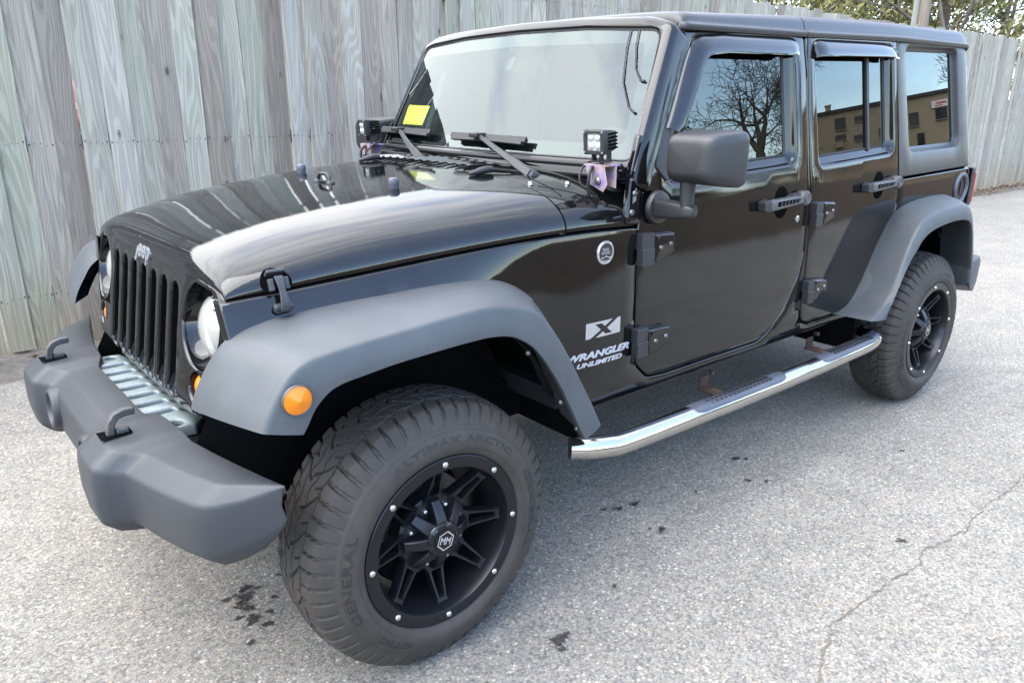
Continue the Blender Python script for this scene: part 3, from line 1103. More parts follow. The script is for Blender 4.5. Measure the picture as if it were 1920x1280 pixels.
def arch(cx, cz, r, a0, a1, n=18):
    return [(cx + r * math.cos(R(a0 + (a1 - a0) * k / n)), cz + r * math.sin(R(a0 + (a1 - a0) * k / n))) for k in range(n + 1)]
BODY = ([(-.846, SEAM[-1][1]), (-.877, 1.296), (-.920, 1.376), (-.993, 1.552), (-1.088, 1.716), (-1.816, 1.747), (-2.580, 1.757), (-2.642, 1.150), (-3.448, 1.160), (-3.470, 1.10), (-3.470, .66)]
        + arch(-2.947, .42, .50, 152, 18)[1:-1] + [(-2.36, .553), (-.66, .553)] + arch(0, .42, .56, 166, 60)[1:] + [(.415, .88)] + SEAM[:-1])
def grow(l, d):
    l = l if area(l) > 0 else l[::-1]
    return inset(l, -d)
bs_ = MB()
plate(bs_, BODY, [grow(FD, .0045), grow(RD, .0045)], S, sp=.06, roll=((0, .006), (.002, .001), (.006, 0)), hroll=((0, .008), (.0015, .003), (.005, 0)), thick=.045, ml=.03)
body_l = bs_.obj('body_side', 'paint', car, angle=50)
inn = MB()
plate(inn, [(-.80, 1.12), (-1.06, 1.70), (-1.80, 1.735), (-2.60, 1.745), (-2.62, 1.15), (-3.40, 1.14), (-3.40, .95), (-2.5, .90), (-2.36, .56), (-.70, .56)],
      [inset(FREC if area(FREC) > 0 else FREC[::-1], -.02), inset(RREC if area(RREC) > 0 else RREC[::-1], -.02)], lambda u, v, d: (u, side_y(u, v) - .050 - d, v), sp=.12, thick=.004)
inn_l = inn.obj('door_frame', 'gap_black', car)
# bright ledge where the bonnet meets the wing: the side's upper edge turns inwards
lg = MB()
xsL = np.linspace(.412, -.845, 50)
lg.grid(lambda x, t: (x, Yb(x) - .0055 - [0, .0015, .005, .012, .028, .06][int(t)], seam_z(x) - .0005 + [-.006, -.0015, .0012, .0028, .0034, .004][int(t)]), list(xsL), range(6))
ledge_l = lg.obj('wing_ledge', 'paint', car, angle=60)

def door(name, outline, rec, glass_pts):
    m = MB()
    plate(m, outline, [rec], S, sp=.055, roll=ROLL, hroll=((0, .012), (.002, .005), (.006, .001), (.011, 0)), thick=.045, hthick=.012, ml=.03)
    # sloping window surround down to the seal
    r0 = dens(rec if area(rec) > 0 else rec[::-1], .03)
    r1, r2, r3, r4 = inset(r0, .006), inset(r0, .026), inset(r0, .030), inset(r0, .038)
    m.loft([[S(u, v, .012) for u, v in r0], [S(u, v, .017) for u, v in r1], [S(u, v, .026) for u, v in r2]], True)
    d = m.obj(name, 'paint', car, angle=50)
    s = MB()
    s.loft([[S(u, v, .026) for u, v in r2], [S(u, v, .023) for u, v in r3], [S(u, v, .034) for u, v in r4]], True)
    s.obj('window_seal', 'black_rubber', d, angle=50)
    g = MB()
    plate(g, inset(r0, .036), [], lambda u, v, dd: S(u, v, .030), sp=.09, thick=.030)
    gl = g.obj('window_glass', 'tinted_glass', d, angle=60)
    return d
door_f = door('front_door', FD, FREC, None)
door_r = door('rear_door', RD, RREC, None)
# pillar strip between front window's quarter and mirror: black sail
sl = MB()
plate(sl, rpoly([(-.958, 1.425), (-1.02, 1.415), (-1.035, 1.262), (-.985, 1.255), (-.936, 1.30)], .012), [], Sp(.006), sp=.05, thick=.02, roll=((0, .004), (.004, 0)))
sl.obj('mirror_sail', 'trim_plastic', door_f)
# window divider of the rear door
dv = MB()
for (xa, xb) in ((-2.352, -2.376),):
    dv.loft([[S(lerp(-2.352, -2.380, k), z, dd) for k, dd in ((0, .030), (0, .016), (.95, .016), (.95, .030))] for z in (1.298, 1.68)] if False else
            [[S(xx, z, dd) for xx, dd in ((xo, .031), (xo, .020), (xo - .020, .020), (xo - .020, .031))] for z, xo in ((1.290, -2.378), (1.690, -2.348))], True, True, True)
dv.obj('window_divider', 'trim_plastic', door_r)

# rain guards over the windows
def guard(path, wid, name, parent, ends=True):
    """path of (x,z) upper edge and inward direction; bulging strip"""
    m = MB()
    rings = []
    n = len(path)
    for i, (x, z, dx, dz, w, k) in enumerate(path):
        ring = []
        for t, b in ((0, .001), (.08, .008), (.30, .019), (.60, .027), (.88, .031), (1.0, .030), (1.0, .026), (.6, .022), (.1, .002)):
            ring.append(S(x + dx * w * t, z + dz * w * t, -b * k))
        rings.append(ring)
    m.loft(rings, True, True, True)
    return m.obj(name, 'visor_acrylic', parent, angle=40)
gp = []
for x, k in ((-1.764, .25), (-1.755, .7), (-1.738, .95), (-1.70, 1), (-1.62, 1), (-1.5, 1), (-1.4, 1), (-1.3, 1), (-1.23, 1)):
    zz = 1.707 + (-1.62 - x) * (-.0) - (.006 if x > -1.3 else 0) + .012 * (1 if x > -1.74 else (.6 if x > -1.76 else 0)) - (x + 1.7) * .012
    gp.append((x, zz, 0, -1, .062 if x > -1.74 else .045, k))
gp += [(-1.185, 1.703, -.25, -.97, .064, 1), (-1.150, 1.686, -.55, -.83, .066, 1), (-1.122, 1.656, -.80, -.60, .066, 1), (-1.100, 1.62, -.90, -.42, .064, 1),
       (-1.070, 1.56, -.92, -.39, .060, 1), (-1.040, 1.50, -.92, -.39, .056, 1), (-1.012, 1.445, -.92, -.39, .050, 1), (-.998, 1.420, -.92, -.39, .046, .8)]
guard(gp, .06, 'rain_guard', door_f)
gp = []
for x, k, dz, w in ((-1.888, .2, -.02, .05), (-1.895, .7, -.006, .058), (-1.915, .95, 0, .062), (-1.96, 1, .001, .062), (-2.1, 1, .003, .06), (-2.25, 1, .006, .06), (-2.42, 1, .008, .058), (-2.50, 1, .006, .056), (-2.548, .9, -.004, .05), (-2.566, .4, -.02, .036)):
    gp.append((x, 1.722 + dz, 0, -1, w, k))
guard(gp, .06, 'rain_guard', door_r)

# hinges
def hinge(leaf, blk, parent):
    h = MB()
    plate(h, rpoly(leaf, .006), [], Sp(.026), sp=.04, roll=((0, .008), (.002, .003), (.005, .0006), (.008, 0)), thick=.026)
    o = h.obj('hinge', 'paint', parent, angle=45)
    (xa, xb, za, zb) = blk
    k = MB()
    zm = lerp(za, zb, .48)
    for z0, z1, e in ((za, zm - .002, 0), (zm + .002, zb, .004)):
        k.box(((xa + xb) / 2, side_y(xa, za) + .013 + e, (z0 + z1) / 2), (abs(xb - xa), .030, abs(z1 - z0)))
    k.obj('hinge_block', 'trim_plastic', o, bevel=.003)
    xc = sum(p[0] for p in leaf) / 4
    zc_ = sum(p[1] for p in leaf) / 4
    w = abs(leaf[1][0] - leaf[0][0])
    for dx in (-.27, .20):
        b = MB()
        b.lathe([(0, .006), (.0045, .006), (.007, .004), (.0085, 0)], S(xc + dx * w, zc_ + (-.004 if dx > 0 else .003), -.026), (0, 1, 0), 14)
        b.lathe([(0, .0065), (.003, .0065)], S(xc + dx * w, zc_ + (-.004 if dx > 0 else .003), -.026), (0, 1, 0), 6)
        b.obj('hinge_bolt', 'bolt_dark', o)
hinge([(-.899, 1.098), (-1.003, 1.094), (-1.009, 1.029), (-.907, 1.002)], (-.843, -.899, 1.104, 1.0), door_f)
hinge([(-.898, .781), (-1.009, .776), (-1.015, .717), (-.902, .690)], (-.840, -.892, .792, .694), door_f)
hinge([(-1.938, 1.113), (-2.035, 1.103), (-2.047, 1.040), (-1.946, 1.014)], (-1.888, -1.938, 1.112, 1.016), door_r)
hinge([(-1.942, .793), (-2.045, .781), (-2.056, .730), (-1.946, .694)], (-1.893, -1.942, .792, .698), door_r)

# door handles: grab bar with a perforated insert over an oval bowl
def handle(xc, zc, tilt, parent):
    def H(u, v, d):
        ca, sa = math.cos(tilt), math.sin(tilt)
        x, z = xc - u * ca + v * sa * 0, zc + v + u * sa
        return (x, side_y(x, z) + .040 - d, z)
    m = MB()
    cap = [(-.115, .020), (-.112, -.022), (.105, -.016), (.120, -.026), (.148, -.026), (.160, -.010), (.160, .014), (.146, .030), (.112, .030), (.098, .016)]
    plate(m, rpoly(cap, .012, 4), [rpoly([(-.072, .0085), (-.072, -.0095), (.088, -.0075), (.088, .0095)], .007, 3)], H, sp=.03, roll=((0, .008), (.002, .003), (.005, .0006), (.008, 0)), hroll=((0, .004), (.002, .0006), (.003, 0)), thick=.026, hthick=.012)
    h = m.obj('door_handle', 'handle_grey', parent, angle=45)
    n = MB()
    plate(n, rpoly([(-.074, .0095), (-.074, -.0105), (.090, -.0085), (.090, .0105)], .007, 3), [], lambda u, v, d: H(u, v, .011), sp=.03, thick=.011)
    n.obj('insert', 'gap_black', h)
    d_ = MB()
    for k in range(6):
        u = -.056 + k * .024
        p = [H(u + .0135, -.0075, .0105), H(u + .0185, -.0075, .0105), H(u + .0225, .0080, .0105), H(u + .0175, .0080, .0105)]
        q = [H(u + .0135, -.0075, .005), H(u + .0185, -.0075, .005), H(u + .0225, .0080, .005), H(u + .0175, .0080, .005)]
        d_.loft([p, q], True, False, True)
    d_.obj('insert_bars', 'handle_grey', h)
    r_ = MB()
    c = H(.134, .003, 0)
    r_.lathe([(0, .002), (.016, .003), (.020, .004), (.022, .002), (.022, -.006)], c, (0, 1, 0), 22)
    r_.obj('pivot_button', 'handle_grey', h)
    for us, w in (((-.150, -.108), .024), ((.04, .13), .026)):
        b = MB()
        pts = [H(us[0], w * .75, .002 if us[0] < 0 else .012), H(us[1], w, .002 if us[0] < 0 else .012), H(us[1], -w, .002 if us[0] < 0 else .012), H(us[0], -w * .75, .002 if us[0] < 0 else .012)]
        back = [(p[0], p[1] - .038, p[2]) for p in pts]
        b.loft([pts, back], True, True, True)
        b.obj('end_cap', 'black_rubber', h, bevel=.006)
    bw = MB()
    cx, cz = xc - .012, zc - .003
    rings = []
    for rr, dd in ((1.06, -.0002), (1.0, .0006), (.9, .0002)):
        rings.append([S(cx + .043 * rr * math.cos(q), cz + .056 * rr * math.sin(q), dd - .0022) for q in [2 * PI * k / 28 for k in range(28)]])
    bw.loft(rings, True, False, True)
    bw.obj('handle_bowl', 'gap_black', h, angle=50)
handle(-1.655, 1.134, .03, door_f)
handle(-2.438, 1.143, .02, door_r)
lk = MB()
lk.lathe([(0, .004), (.008, .0045), (.0125, .003), (.0135, 0)], S(-1.793, 1.057, 0), (0, 1, 0), 20)
lk.obj('door_lock', 'bolt_silver', door_f)

# exterior mirror
mr = MB()
def rbox_ring(x, y0, y1, z0, z1, r, n=6):
    pts = rpoly([(y0, z0), (y1, z0), (y1, z1), (y0, z1)], r, n)
    return [(x, p[0], p[1]) for p in pts]
rings = []
for x, a, b, c, d, r in ((-.838, .875, .985, 1.305, 1.385, .02), (-.840, .868, .996, 1.296, 1.394, .028), (-.845, .860, 1.006, 1.286, 1.402, .030), (-.858, .852, 1.018, 1.276, 1.409, .030), (-.885, .847, 1.031, 1.268, 1.414, .030),
                         (-.93, .844, 1.040, 1.262, 1.418, .030), (-.972, .842, 1.044, 1.258, 1.421, .030), (-.985, .844, 1.042, 1.260, 1.419, .030), (-.985, .856, 1.030, 1.272, 1.407, .024), (-.960, .86, 1.026, 1.276, 1.403, .024)):
    rings.append(rbox_ring(x, a, b, c, d, r))
mr.loft(rings, True, True, False)
mir_o = mr.obj('wing_mirror', 'mirror_plastic', door_f, angle=45)
mg = MB()
mg.loft([rbox_ring(-.964, .858, 1.028, 1.274, 1.405, .024)], True, True)
mg.obj('mirror_glass', 'chrome', mir_o)
ar = MB()
ar.tube([(-.897, .902, 1.285), (-.897, .902, 1.24), (-.897, .902, 1.192)], [.026, .022, .021], 18, True)
def arm_ring(y, x, z, hw, hh, r):
    return [(x + p[0], y, z + p[1]) for p in rpoly([(-hw, -hh), (hw, -hh), (hw, hh), (-hw, hh)], r, 4)]
ar.loft([arm_ring(.775, -.918, 1.178, .030, .030, .012), arm_ring(.83, -.912, 1.180, .027, .027, .012), arm_ring(.90, -.900, 1.183, .024, .023, .012), arm_ring(.925, -.897, 1.184, .021, .019, .012), arm_ring(.935, -.897, 1.185, .012, .012, .008)], True, True, True)
ar.lathe([(0, .016), (.038, .016), (.050, .012), (.054, .004), (.054, -.004)], (-.922, .770, 1.180), (0, 1, 0), 30)
ar.obj('mirror_arm', 'mirror_plastic', mir_o, angle=45)

# badges on the cowl side and lettering
def side_text(name, body, x0, x1, z0, z1, mat, parent, shear=.25, bold=.02, dz=0., p=.002):
    V, F = text2d(body, 1., shear, bold, .05)
    V = fit_text(V, abs(x1 - x0), z1 - z0)
    m = MB()
    w = abs(x1 - x0)
    m.add([S(x0 - u, z0 + v + dz * u / w, -p * (1 if d > 0 else 0)) for u, v, d in V], F)
    return m.obj(name, mat, parent, angle=30)
side_text('lettering', 'WRANGLER', -.560, -.829, .7285, .7515, 'white_decal', body_l, .28, .035)
side_text('lettering', 'UNLIMITED', -.600, -.797, .7030, .7185, 'white_decal', body_l, .28, .03)
pl = MB()
def flat(poly, p, mb, dz=0.):
    mb.add([S(u, v, -p) for u, v in poly], [tuple(range(len(poly)))])
# badge: silver field, dark X whose long arm runs corner to corner
x0, x1, z0, z1 = -.632, -.782, .794, .845
plate(pl, [(x0, z0), (x1, z0), (x1, z1), (x0, z1)], [], Sp(.0014), sp=.02, thick=.0014)
em = pl.obj('emblem', 'silver_badge', body_l)
xx = MB()
W = x1 - x0
def E(u, v):
    return (x0 + W * u, z0 + (z1 - z0) * v)
plate(xx, [E(.13, 0), E(.25, 0), E(.90, 1), E(.76, 1)], [], Sp(.0026), sp=.015, thick=.002)
plate(xx, [E(.25, .86), E(.43, .86), E(.74, .14), E(.55, .14)], [], Sp(.0024), sp=.015, thick=.002)
xx.obj('letter', 'gloss_black', em)
bd = MB()
bc = S(-.701, 1.061, 0)
bd.lathe([(0, .002), (.030, .002)], bc, (0, 1, 0), 40)
bdo = bd.obj('badge', 'trim_plastic', body_l)
rg = MB()
rg.lathe([(.029, .002), (.0295, .0045), (.0335, .005), (.0365, .003), (.037, 0)], bc, (0, 1, 0), 44)
rg.obj('badge_rim', 'silver_badge', bdo)
for body, zz, w in (('TRAIL', 1.0665, .030), ('RATED', 1.0560, .034)):
    side_text('lettering', body, -.701 + w / 2, -.701 - w / 2, zz, zz + .0085, 'silver_badge', bdo, 0, .02, p=.0038)
mt = MB()
for poly in ([(-.676, 1.042), (-.688, 1.049), (-.693, 1.047), (-.702, 1.0535), (-.712, 1.047), (-.717, 1.049), (-.727, 1.042), (-.715, 1.043), (-.702, 1.048), (-.688, 1.043)], [(-.683, 1.038), (-.720, 1.038), (-.714, 1.034), (-.690, 1.034)]):
    flat(poly, .0038, mt)
mt.obj('badge_motif', 'silver_badge', bdo)

# lower windscreen hinge bracket on the pillar with its bolts
hb = MB()
plate(hb, rpoly([(-.862, 1.150), (-.884, 1.296), (-.924, 1.382), (-.868, 1.405), (-.825, 1.300), (-.790, 1.16), (-.795, 1.135), (-.855, 1.13)], .012), [], lambda u, v, d: (u, side_y(u, v) + .004 - d, v), sp=.05, roll=((0, .006), (.002, .002), (.006, 0)), thick=.02)
hbo = hb.obj('windscreen_hinge', 'paint', car, angle=50)
for x, z in ((-.905, 1.369), (-.876, 1.314), (-.833, 1.228), (-.815, 1.171)):
    b = MB().lathe([(0, .007), (.005, .0065), (.009, .004), (.0105, 0)], (x, side_y(x, z) + .004, z), (0, 1, 0), 16)
    b.obj('hinge_bolt', 'bolt_dark', hbo)

# ------------------------------------------------------------------ hardtop
qp = MB()
plate(qp, QP, [QREC], S, sp=.07, roll=((0, .012), (.003, .005), (.008, .001), (.014, 0)), hroll=((0, .016), (.003, .008), (.008, .002), (.014, 0)), thick=.06, hthick=.016, ml=.03)
r0 = dens(QREC if area(QREC) > 0 else QREC[::-1], .03)
qp.loft([[S(u, v, .016) for u, v in r0], [S(u, v, .024) for u, v in inset(r0, .012)], [S(u, v, .026) for u, v in inset(r0, .02)]], True)
hard_side = qp.obj('hardtop_side', 'hardtop_plastic', car, angle=50)
g = MB()
plate(g, inset(r0, .018), [], lambda u, v, dd: S(u, v, .0245), sp=.1, thick=.0245)
g.obj('window_glass', 'tinted_glass', hard_side)
def roof_dz(x):
    return float(np.interp(x, [-3.34, -2.58, -1.82, -1.10], [.015, .015, -.001, -.010]))
RS = [(.660, 1.722), (.6985, 1.727), (.7025, 1.734), (.702, 1.743), (.697, 1.748), (.689, 1.750), (.6845, 1.756), (.682, 1.766), (.676, 1.783), (.664, 1.796), (.642, 1.804), (.60, 1.810), (.52, 1.816), (.36, 1.822), (.18, 1.825), (0, 1.826)]
def roof(x0, x1, n, name, front=False, back=False):
    m = MB()
    xs_ = list(np.linspace(x0, x1, n))
    prof = RS + [(-y, z) for y, z in RS[::-1][1:]]
    rings = []
    if front:
        fr = [(-1.098, .972, -.040), (-1.101, .984, -.022), (-1.108, .992, -.010), (-1.120, .997, -.004)]
        for xx, k, dz in fr:
            rings.append([(xx - .045 * (1 - (abs(y) / .7) ** 2) * -0. , y * k, (1.75 + (z - 1.75) * .6 if z > 1.75 else z) + roof_dz(-1.1) + dz * (.6 if z > 1.75 else 0)) for y, z in prof])
    for x in xs_:
        kc = float(np.interp(x, [-1.9, -1.12], [1, .62]))
        rings.append([(x, y, (1.75 + (z - 1.75) * kc if z > 1.75 else z) + roof_dz(x)) for y, z in prof])
    if back:
        for xx, k, dz in ((-3.330, .998, -.004), (-3.338, .994, -.012), (-3.343, .988, -.026), (-3.345, .98, -.05)):
            rings.append([(xx, y * k, max(1.70, z + .015 + dz * (1 if z > 1.75 else .3))) for y, z in prof])
    m.loft(rings, False)
    m.loft([rings[0], [(p[0], p[1] * .97, p[2] - .02) for p in rings[0]]], False)
    m.loft([rings[-1], [(p[0], p[1] * .97, p[2] - .02) for p in rings[-1]]], False)
    return m.obj(name, 'hardtop_plastic', car, angle=40)
roof(-1.135, -1.8195, 14, 'roof_panel', True)
roof(-1.8245, -3.318, 26, 'hardtop_roof', False, True)
rb_ = MB()
for y0, y1 in ((.10, .50), (-.50, -.10)):
    plate(rb_, rpoly([(-1.22, y0), (-1.22, y1), (-1.76, y1), (-1.76, y0)], .04), [], lambda u, v, d: (u, v, 1.75 + (float(np.interp(abs(v), [0, .18, .36, .52], [1.826, 1.825, 1.822, 1.816])) - 1.75) * float(np.interp(u, [-1.9, -1.12], [1, .62])) + .006 + roof_dz(u) - d), sp=.1, roll=((0, .008), (.01, .003), (.02, 0)), thick=.03)
rb_.obj('roof_rib', 'hardtop_plastic', car, angle=60)
# rear face: tailgate, glass and body corners
rf = MB()
rf.grid(lambda y, z: (float(np.interp(z, [1.15, 1.765], [-3.446, -3.322])) - .004, y * (side_y(-3.4, z) - .02), z), list(np.linspace(-1, 1, 12)), [1.16, 1.30, 1.5, 1.7, 1.76])
rf.obj('rear_window', 'tinted_glass', car)
tg = MB()
tg.grid(lambda y, z: (-3.475, y, z), list(np.linspace(-.765, .765, 12)), [.60, .8, 1.0, 1.158])
tg.obj('tailgate', 'paint', car)
for sgn in (1, -1):
    co = MB()
    co.loft([[(-3.475, sgn * .735, z), (-3.473, sgn * .748, z), (-3.466, sgn * .757, z), (-3.452, sgn * .7605, z), (-3.43, sgn * .76, z)] for z in (.62, .8, 1.0, 1.157)], False)
    co.obj('body_corner', 'paint', car)
sp_ = MB()
sp_.lathe([(.20, -.10), (.30, -.12), (.38, -.10), (.40, -.06), (.40, .06), (.38, .10), (.30, .12), (.20, .10)], (-3.66, -.08, 1.02), (1, 0, 0), 40)
sp_.lathe([(0, .02), (.20, .05)], (-3.66, -.08, 1.02), (-1, 0, 0), 24)
sp_.obj('spare_wheel', 'tyre', car)

# fuel filler, tail lamp, plate holder, rear bumper
fu = MB()
fc = (-3.372, .7615, 1.062)
fu.lathe([(.060, .002), (.066, .008), (.074, .008), (.079, .003), (.080, -.004)], fc, (0, 1, 0), 36)
fu.lathe([(0, -.030), (.046, -.030), (.056, -.020), (.060, .002)], fc, (0, 1, 0), 36)
fuo = fu.obj('fuel_filler', 'pad_plastic', car, angle=50)
fk = MB().lathe([(0, -.006), (.030, -.006), (.036, -.012), (.036, -.030)], fc, (0, 1, 0), 20)
fk.box((fc[0], fc[1] - .004, fc[2]), (.012, .012, .055))
fk.obj('filler_cap', 'trim_plastic', fuo)
for sgn in (1, -1):
    tl = MB()
    tl.box((-3.497, sgn * .695, 1.06), (.042, .15, .20))
    tlo = tl.obj('tail_lamp', 'trim_plastic', car, bevel=.010)
    tr_ = MB()
    tr_.box((-3.522, sgn * .700, 1.055), (.020, .142, .165))
    tr_.obj('lamp_lens', 'red_lens', tlo, bevel=.007)
ph = MB()
ph.box((-3.53, .62, .755), (.09, .26, .16))
pho = ph.obj('plate_holder', 'trim_plastic', car, bevel=.012)
MB().box((-3.60, .625, .755), (.03, .30, .185)).obj('holder_frame', 'bumper_plastic', pho, bevel=.012)
rbm = MB()
rings = []
for y, xb, zt, zb in ((-.86, -3.50, .68, .53), (-.84, -3.62, .69, .49), (-.74, -3.68, .69, .47), (-.4, -3.70, .69, .46), (.4, -3.70, .69, .46), (.74, -3.68, .69, .47), (.84, -3.62, .69, .49), (.862, -3.50, .685, .52)):
    rings.append([(-3.44, y, zb + .06), (-3.40 if abs(y) > .7 else -3.44, y, zt), (xb + .03, y, zt), (xb, y, zt - .035), (xb + .01, y, zb + .05), (xb + .04, y, zb)])
rbm.loft(rings, True, True, True)
rbm.obj('rear_bumper', 'flare_plastic', car, angle=50, bevel=.012)

# ------------------------------------------------------------------ bonnet
ZC = [(.413, 1.120), (.405, 1.134), (.39, 1.143), (.36, 1.154), (.30, 1.172), (.2, 1.198), (.1, 1.214), (0, 1.227), (-.1, 1.239), (-.2, 1.249), (-.3, 1.258), (-.4, 1.267), (-.5, 1.275), (-.56, 1.2785), (-.70, 1.282), (-.9, 1.285)]
def hood_w(x):
    return Yb(x) - .008
def hood_pt(x, t):
    a = abs(t)
    zs_ = seam_z(x) + .007
    return (x, hood_w(x) * t, zs_ + (zc(x) - zs_) * max(0, 1 - a ** 4.2) ** (1 / 2.2))
a0 = math.asin(.62 ** 2.1)
TT = list(np.linspace(0, .62, 9)) + [math.sin(lerp(a0, PI / 2, k / 22)) ** (1 / 2.1) for k in range(1, 23)]
TS = [-t for t in TT[::-1][:-1]] + TT
def sweep(y):
    return .20 * max(0, abs(y) - .30) ** 2
def smoothlist(f, xs_):
    return xs_
hx = [.4135, .412, .409, .404, .397, .387, .37, .345] + list(np.linspace(.31, -.551, 40))
# smooth the crown line so that reflections run without kinks
_zx = np.array([p[0] for p in ZC if p[0] < .38]); _zz = np.array([p[1] for p in ZC if p[0] < .38])
_cz = Pn.polyfit(_zx, _zz, 4)
def zc(x):
    b = float(Pn.polyval(x, _cz))
    if x > .36:
        e = min(1, (x - .36) / .0535)
        b -= .030 * (1 - math.sqrt(max(0, 1 - e ** 2.2)))
    return b
hd = MB()
def hp(x, t):
    p = hood_pt(x, t)
    return (p[0] - sweep(p[1]) * max(0, min(1, (p[0] - .1) / .3)), p[1], p[2])
rows = [[hp(x, t) for t in TS] for x in hx]
hd.loft(rows, False)
hd.loft([[(p[0], p[1] * .985, p[2] - .022) for p in rows[0]], rows[0]], False)
hd.loft([rows[-1], [(p[0] - .002, p[1] * .99, p[2] - .006) for p in rows[-1]], [(p[0] + .01, p[1] * .98, p[2] - .03) for p in rows[-1]]], False)
hood = hd.obj('bonnet', 'paint', car, angle=45, weld=1e-6)
# cowl behind the bonnet
cw = MB()
cx_ = list(np.linspace(-.5565, -.87, 16))
crow = [[(p[0], p[1] + .0, p[2]) for p in [hood_pt(x, t) for t in TS]] for x in cx_]
cw.loft(crow, False)
cw.loft([[(p[0] + .01, p[1] * .98, p[2] - .03) for p in crow[0]], [(p[0] + .002, p[1] * .99, p[2] - .006) for p in crow[0]], crow[0]], False)
cowl = cw.obj('cowl', 'paint', car, angle=45, weld=1e-6)
def top_z(x, y):
    t = abs(y) / hood_w(x)
    return hood_pt(x, t)[2]
# cowl vent with slats, seams, studs
vt = MB()
vt.add([(x, y, top_z(x, y) + .002) for x, y in ((-.60, -.50), (-.60, .22), (-.74, .22), (-.74, -.50))], [(0, 1, 2, 3)])
vto = vt.obj('cowl_vent', 'gap_black', cowl)
slm = MB()
for k in range(13):
    y = -.47 + k * .054
    slm.box((-.672, y, top_z(-.67, y) + .006), (.125, .030, .007), Matrix.Rotation(R(-14), 3, 'X'))
slm.obj('vent_slats', 'gloss_black', vto, bevel=.002)
sm_ = MB()
for y0, x0_, y1, x1_ in ((.30, -.64, .70, -.60), (.26, -.72, .56, -.70), (.58, -.585, .70, -.70)):
    n = 10
    L = []
    for k in range(n + 1):
        x, y = lerp(x0_, x1_, k / n), lerp(y0, y1, k / n)
        dx, dy = (x1_ - x0_), (y1 - y0)
        l = math.hypot(dx, dy)
        for s in (-1, 1):
            px, py = x + s * .0018 * -dy / l, y + s * .0018 * dx / l
            L.append((px, py, top_z(px, py) + .0006))
    sm_.add(L, [(2 * k, 2 * k + 1, 2 * k + 3, 2 * k + 2) for k in range(n)])
sm_.obj('cowl_seams', 'gap_black', cowl, merge=False)
for x, y in ((-.575, .555), (-.69, .60)):
    b = MB().lathe([(0, .010), (.006, .009), (.0085, .005), (.009, 0)], (x, y, top_z(x, y)), (0, 0, 1), 14)
    b.obj('cowl_stud', 'bolt_silver', cowl)
cb_ = MB()
cb_.tube([(-.80, -.225, 1.302), (-.80, -.05, 1.303), (-.80, .118, 1.302)], .0125, 14)
cb_.box((-.80, -.05, 1.285), (.02, .28, .02))
cb_.obj('windscreen_bump_stop', 'black_rubber', cowl, angle=50)

# bonnet fittings
for sgn in (1, -1):
    x, y = -.235, .316 * sgn
    z = top_z(x, y)
    MB().lathe([(0, .031), (.011, .031), (.0150, .028), (.0165, .021), (.017, .013), (.0145, .002), (.0145, -.004)], (x, y, z), (0, 0, 1), 24).obj('bump_stop', 'pad_plastic', hood, angle=50)
    x, y = -.545, .355 * sgn
    z = top_z(x, y)
    nzl = MB()
    nzl.tube([(x + .045, y - .012, z + .004), (x + .01, y, z + .013), (x - .012, y + .004, z + .016), (x - .034, y + .006, z + .016)], [.006, .011, .012, .011], 14)
    nzl.obj('washer_nozzle', 'black_rubber', hood, angle=45)
lp = MB()
zl = top_z(-.165, 0)
lp.tube([(-.165, -.040, zl + .006), (-.165, -.036, zl + .020), (-.165, -.022, zl + .028), (-.165, .022, zl + .028), (-.165, .036, zl + .020), (-.165, .040, zl + .006)], .0062, 10)
for s in (-1, 1):
    lp.lathe([(0, .010), (.010, .009), (.014, .005), (.015, -.002)], (-.165, s * .044, zl), (0, 0, 1), 16)
lp.tube([(-.165, -.03, zl + .004), (-.165, .03, zl + .004)], .005, 8)
lp.obj('footman_loop', 'trim_plastic', hood, angle=45)

def latch():
    """strap from the wing up to a housing on the bonnet's side"""
    m = MB()
    x = .285
    yb = side_y(x, 1.03)
    # base on the wing
    def sub(nm, f, mat, par=None, **k):
        q = MB(); f(q)
        return q.obj(nm, mat, par or L, **k)
    m.box((x, yb + .009, 1.036), (.038, .020, .022))
    m.cyl((x + .023, yb + .015, 1.039), (x - .023, yb + .015, 1.039), .009, n=16)
    L = m.obj('bonnet_latch', 'bumper_plastic', car, bevel=.004)
    t_ = [(.975, 1.090), (.962, 1.118), (.93, 1.14)]
    yu = [abs(hood_pt(x, t)[1]) for t, _ in t_]
    zu = [hood_pt(x, t)[2] for t, _ in t_]
    pth = [(yb + .026, 1.034), (yb + .028, 1.050), (yb + .020, 1.068), (yb + .012, 1.085), (yb + .006, 1.100), (yb - .004, 1.112)]
    w_ = [.013, .012, .009, .008, .010, .011]
    rings = []
    for (y, z), w in zip(pth, w_):
        rings.append([(x + w, y, z), (x + w, y + .007, z), (x - w, y + .007, z), (x - w, y, z)])
    q = MB().loft(rings, True, True, True)
    q.obj('strap', 'bumper_plastic', L, bevel=.002)
    q = MB()
    for s in (-1, 1):
        q.box((x + s * .0185, yb - .001, 1.092), (.012, .016, .030), Matrix.Rotation(R(18), 3, 'X'))
    q.box((x, yb - .020, 1.117), (.046, .022, .009), Matrix.Rotation(R(40), 3, 'X'))
    q.obj('catch', 'bumper_plastic', L, bevel=.003)
    q = MB()
    ring = []
    for k in range(24):
        a = 2 * PI * k / 24
        xx, zz = x - .004 + .036 * math.cos(a), 1.090 + .032 * math.sin(a)
        zz = max(zz, seam_z(xx) + .009)
        # stand on the bonnet's side
        lo_, hi_ = .5, 1.0
        for _ in range(30):
            mid_ = (lo_ + hi_) / 2
            if hood_pt(xx, mid_)[2] > zz:
                lo_ = mid_
            else:
                hi_ = mid_
        ring.append((xx, hood_w(xx) * lo_ + .0015, zz + .0005))
    q.add(ring, [tuple(range(24))])
    q.obj('latch_recess', 'gap_black', L)
    return L
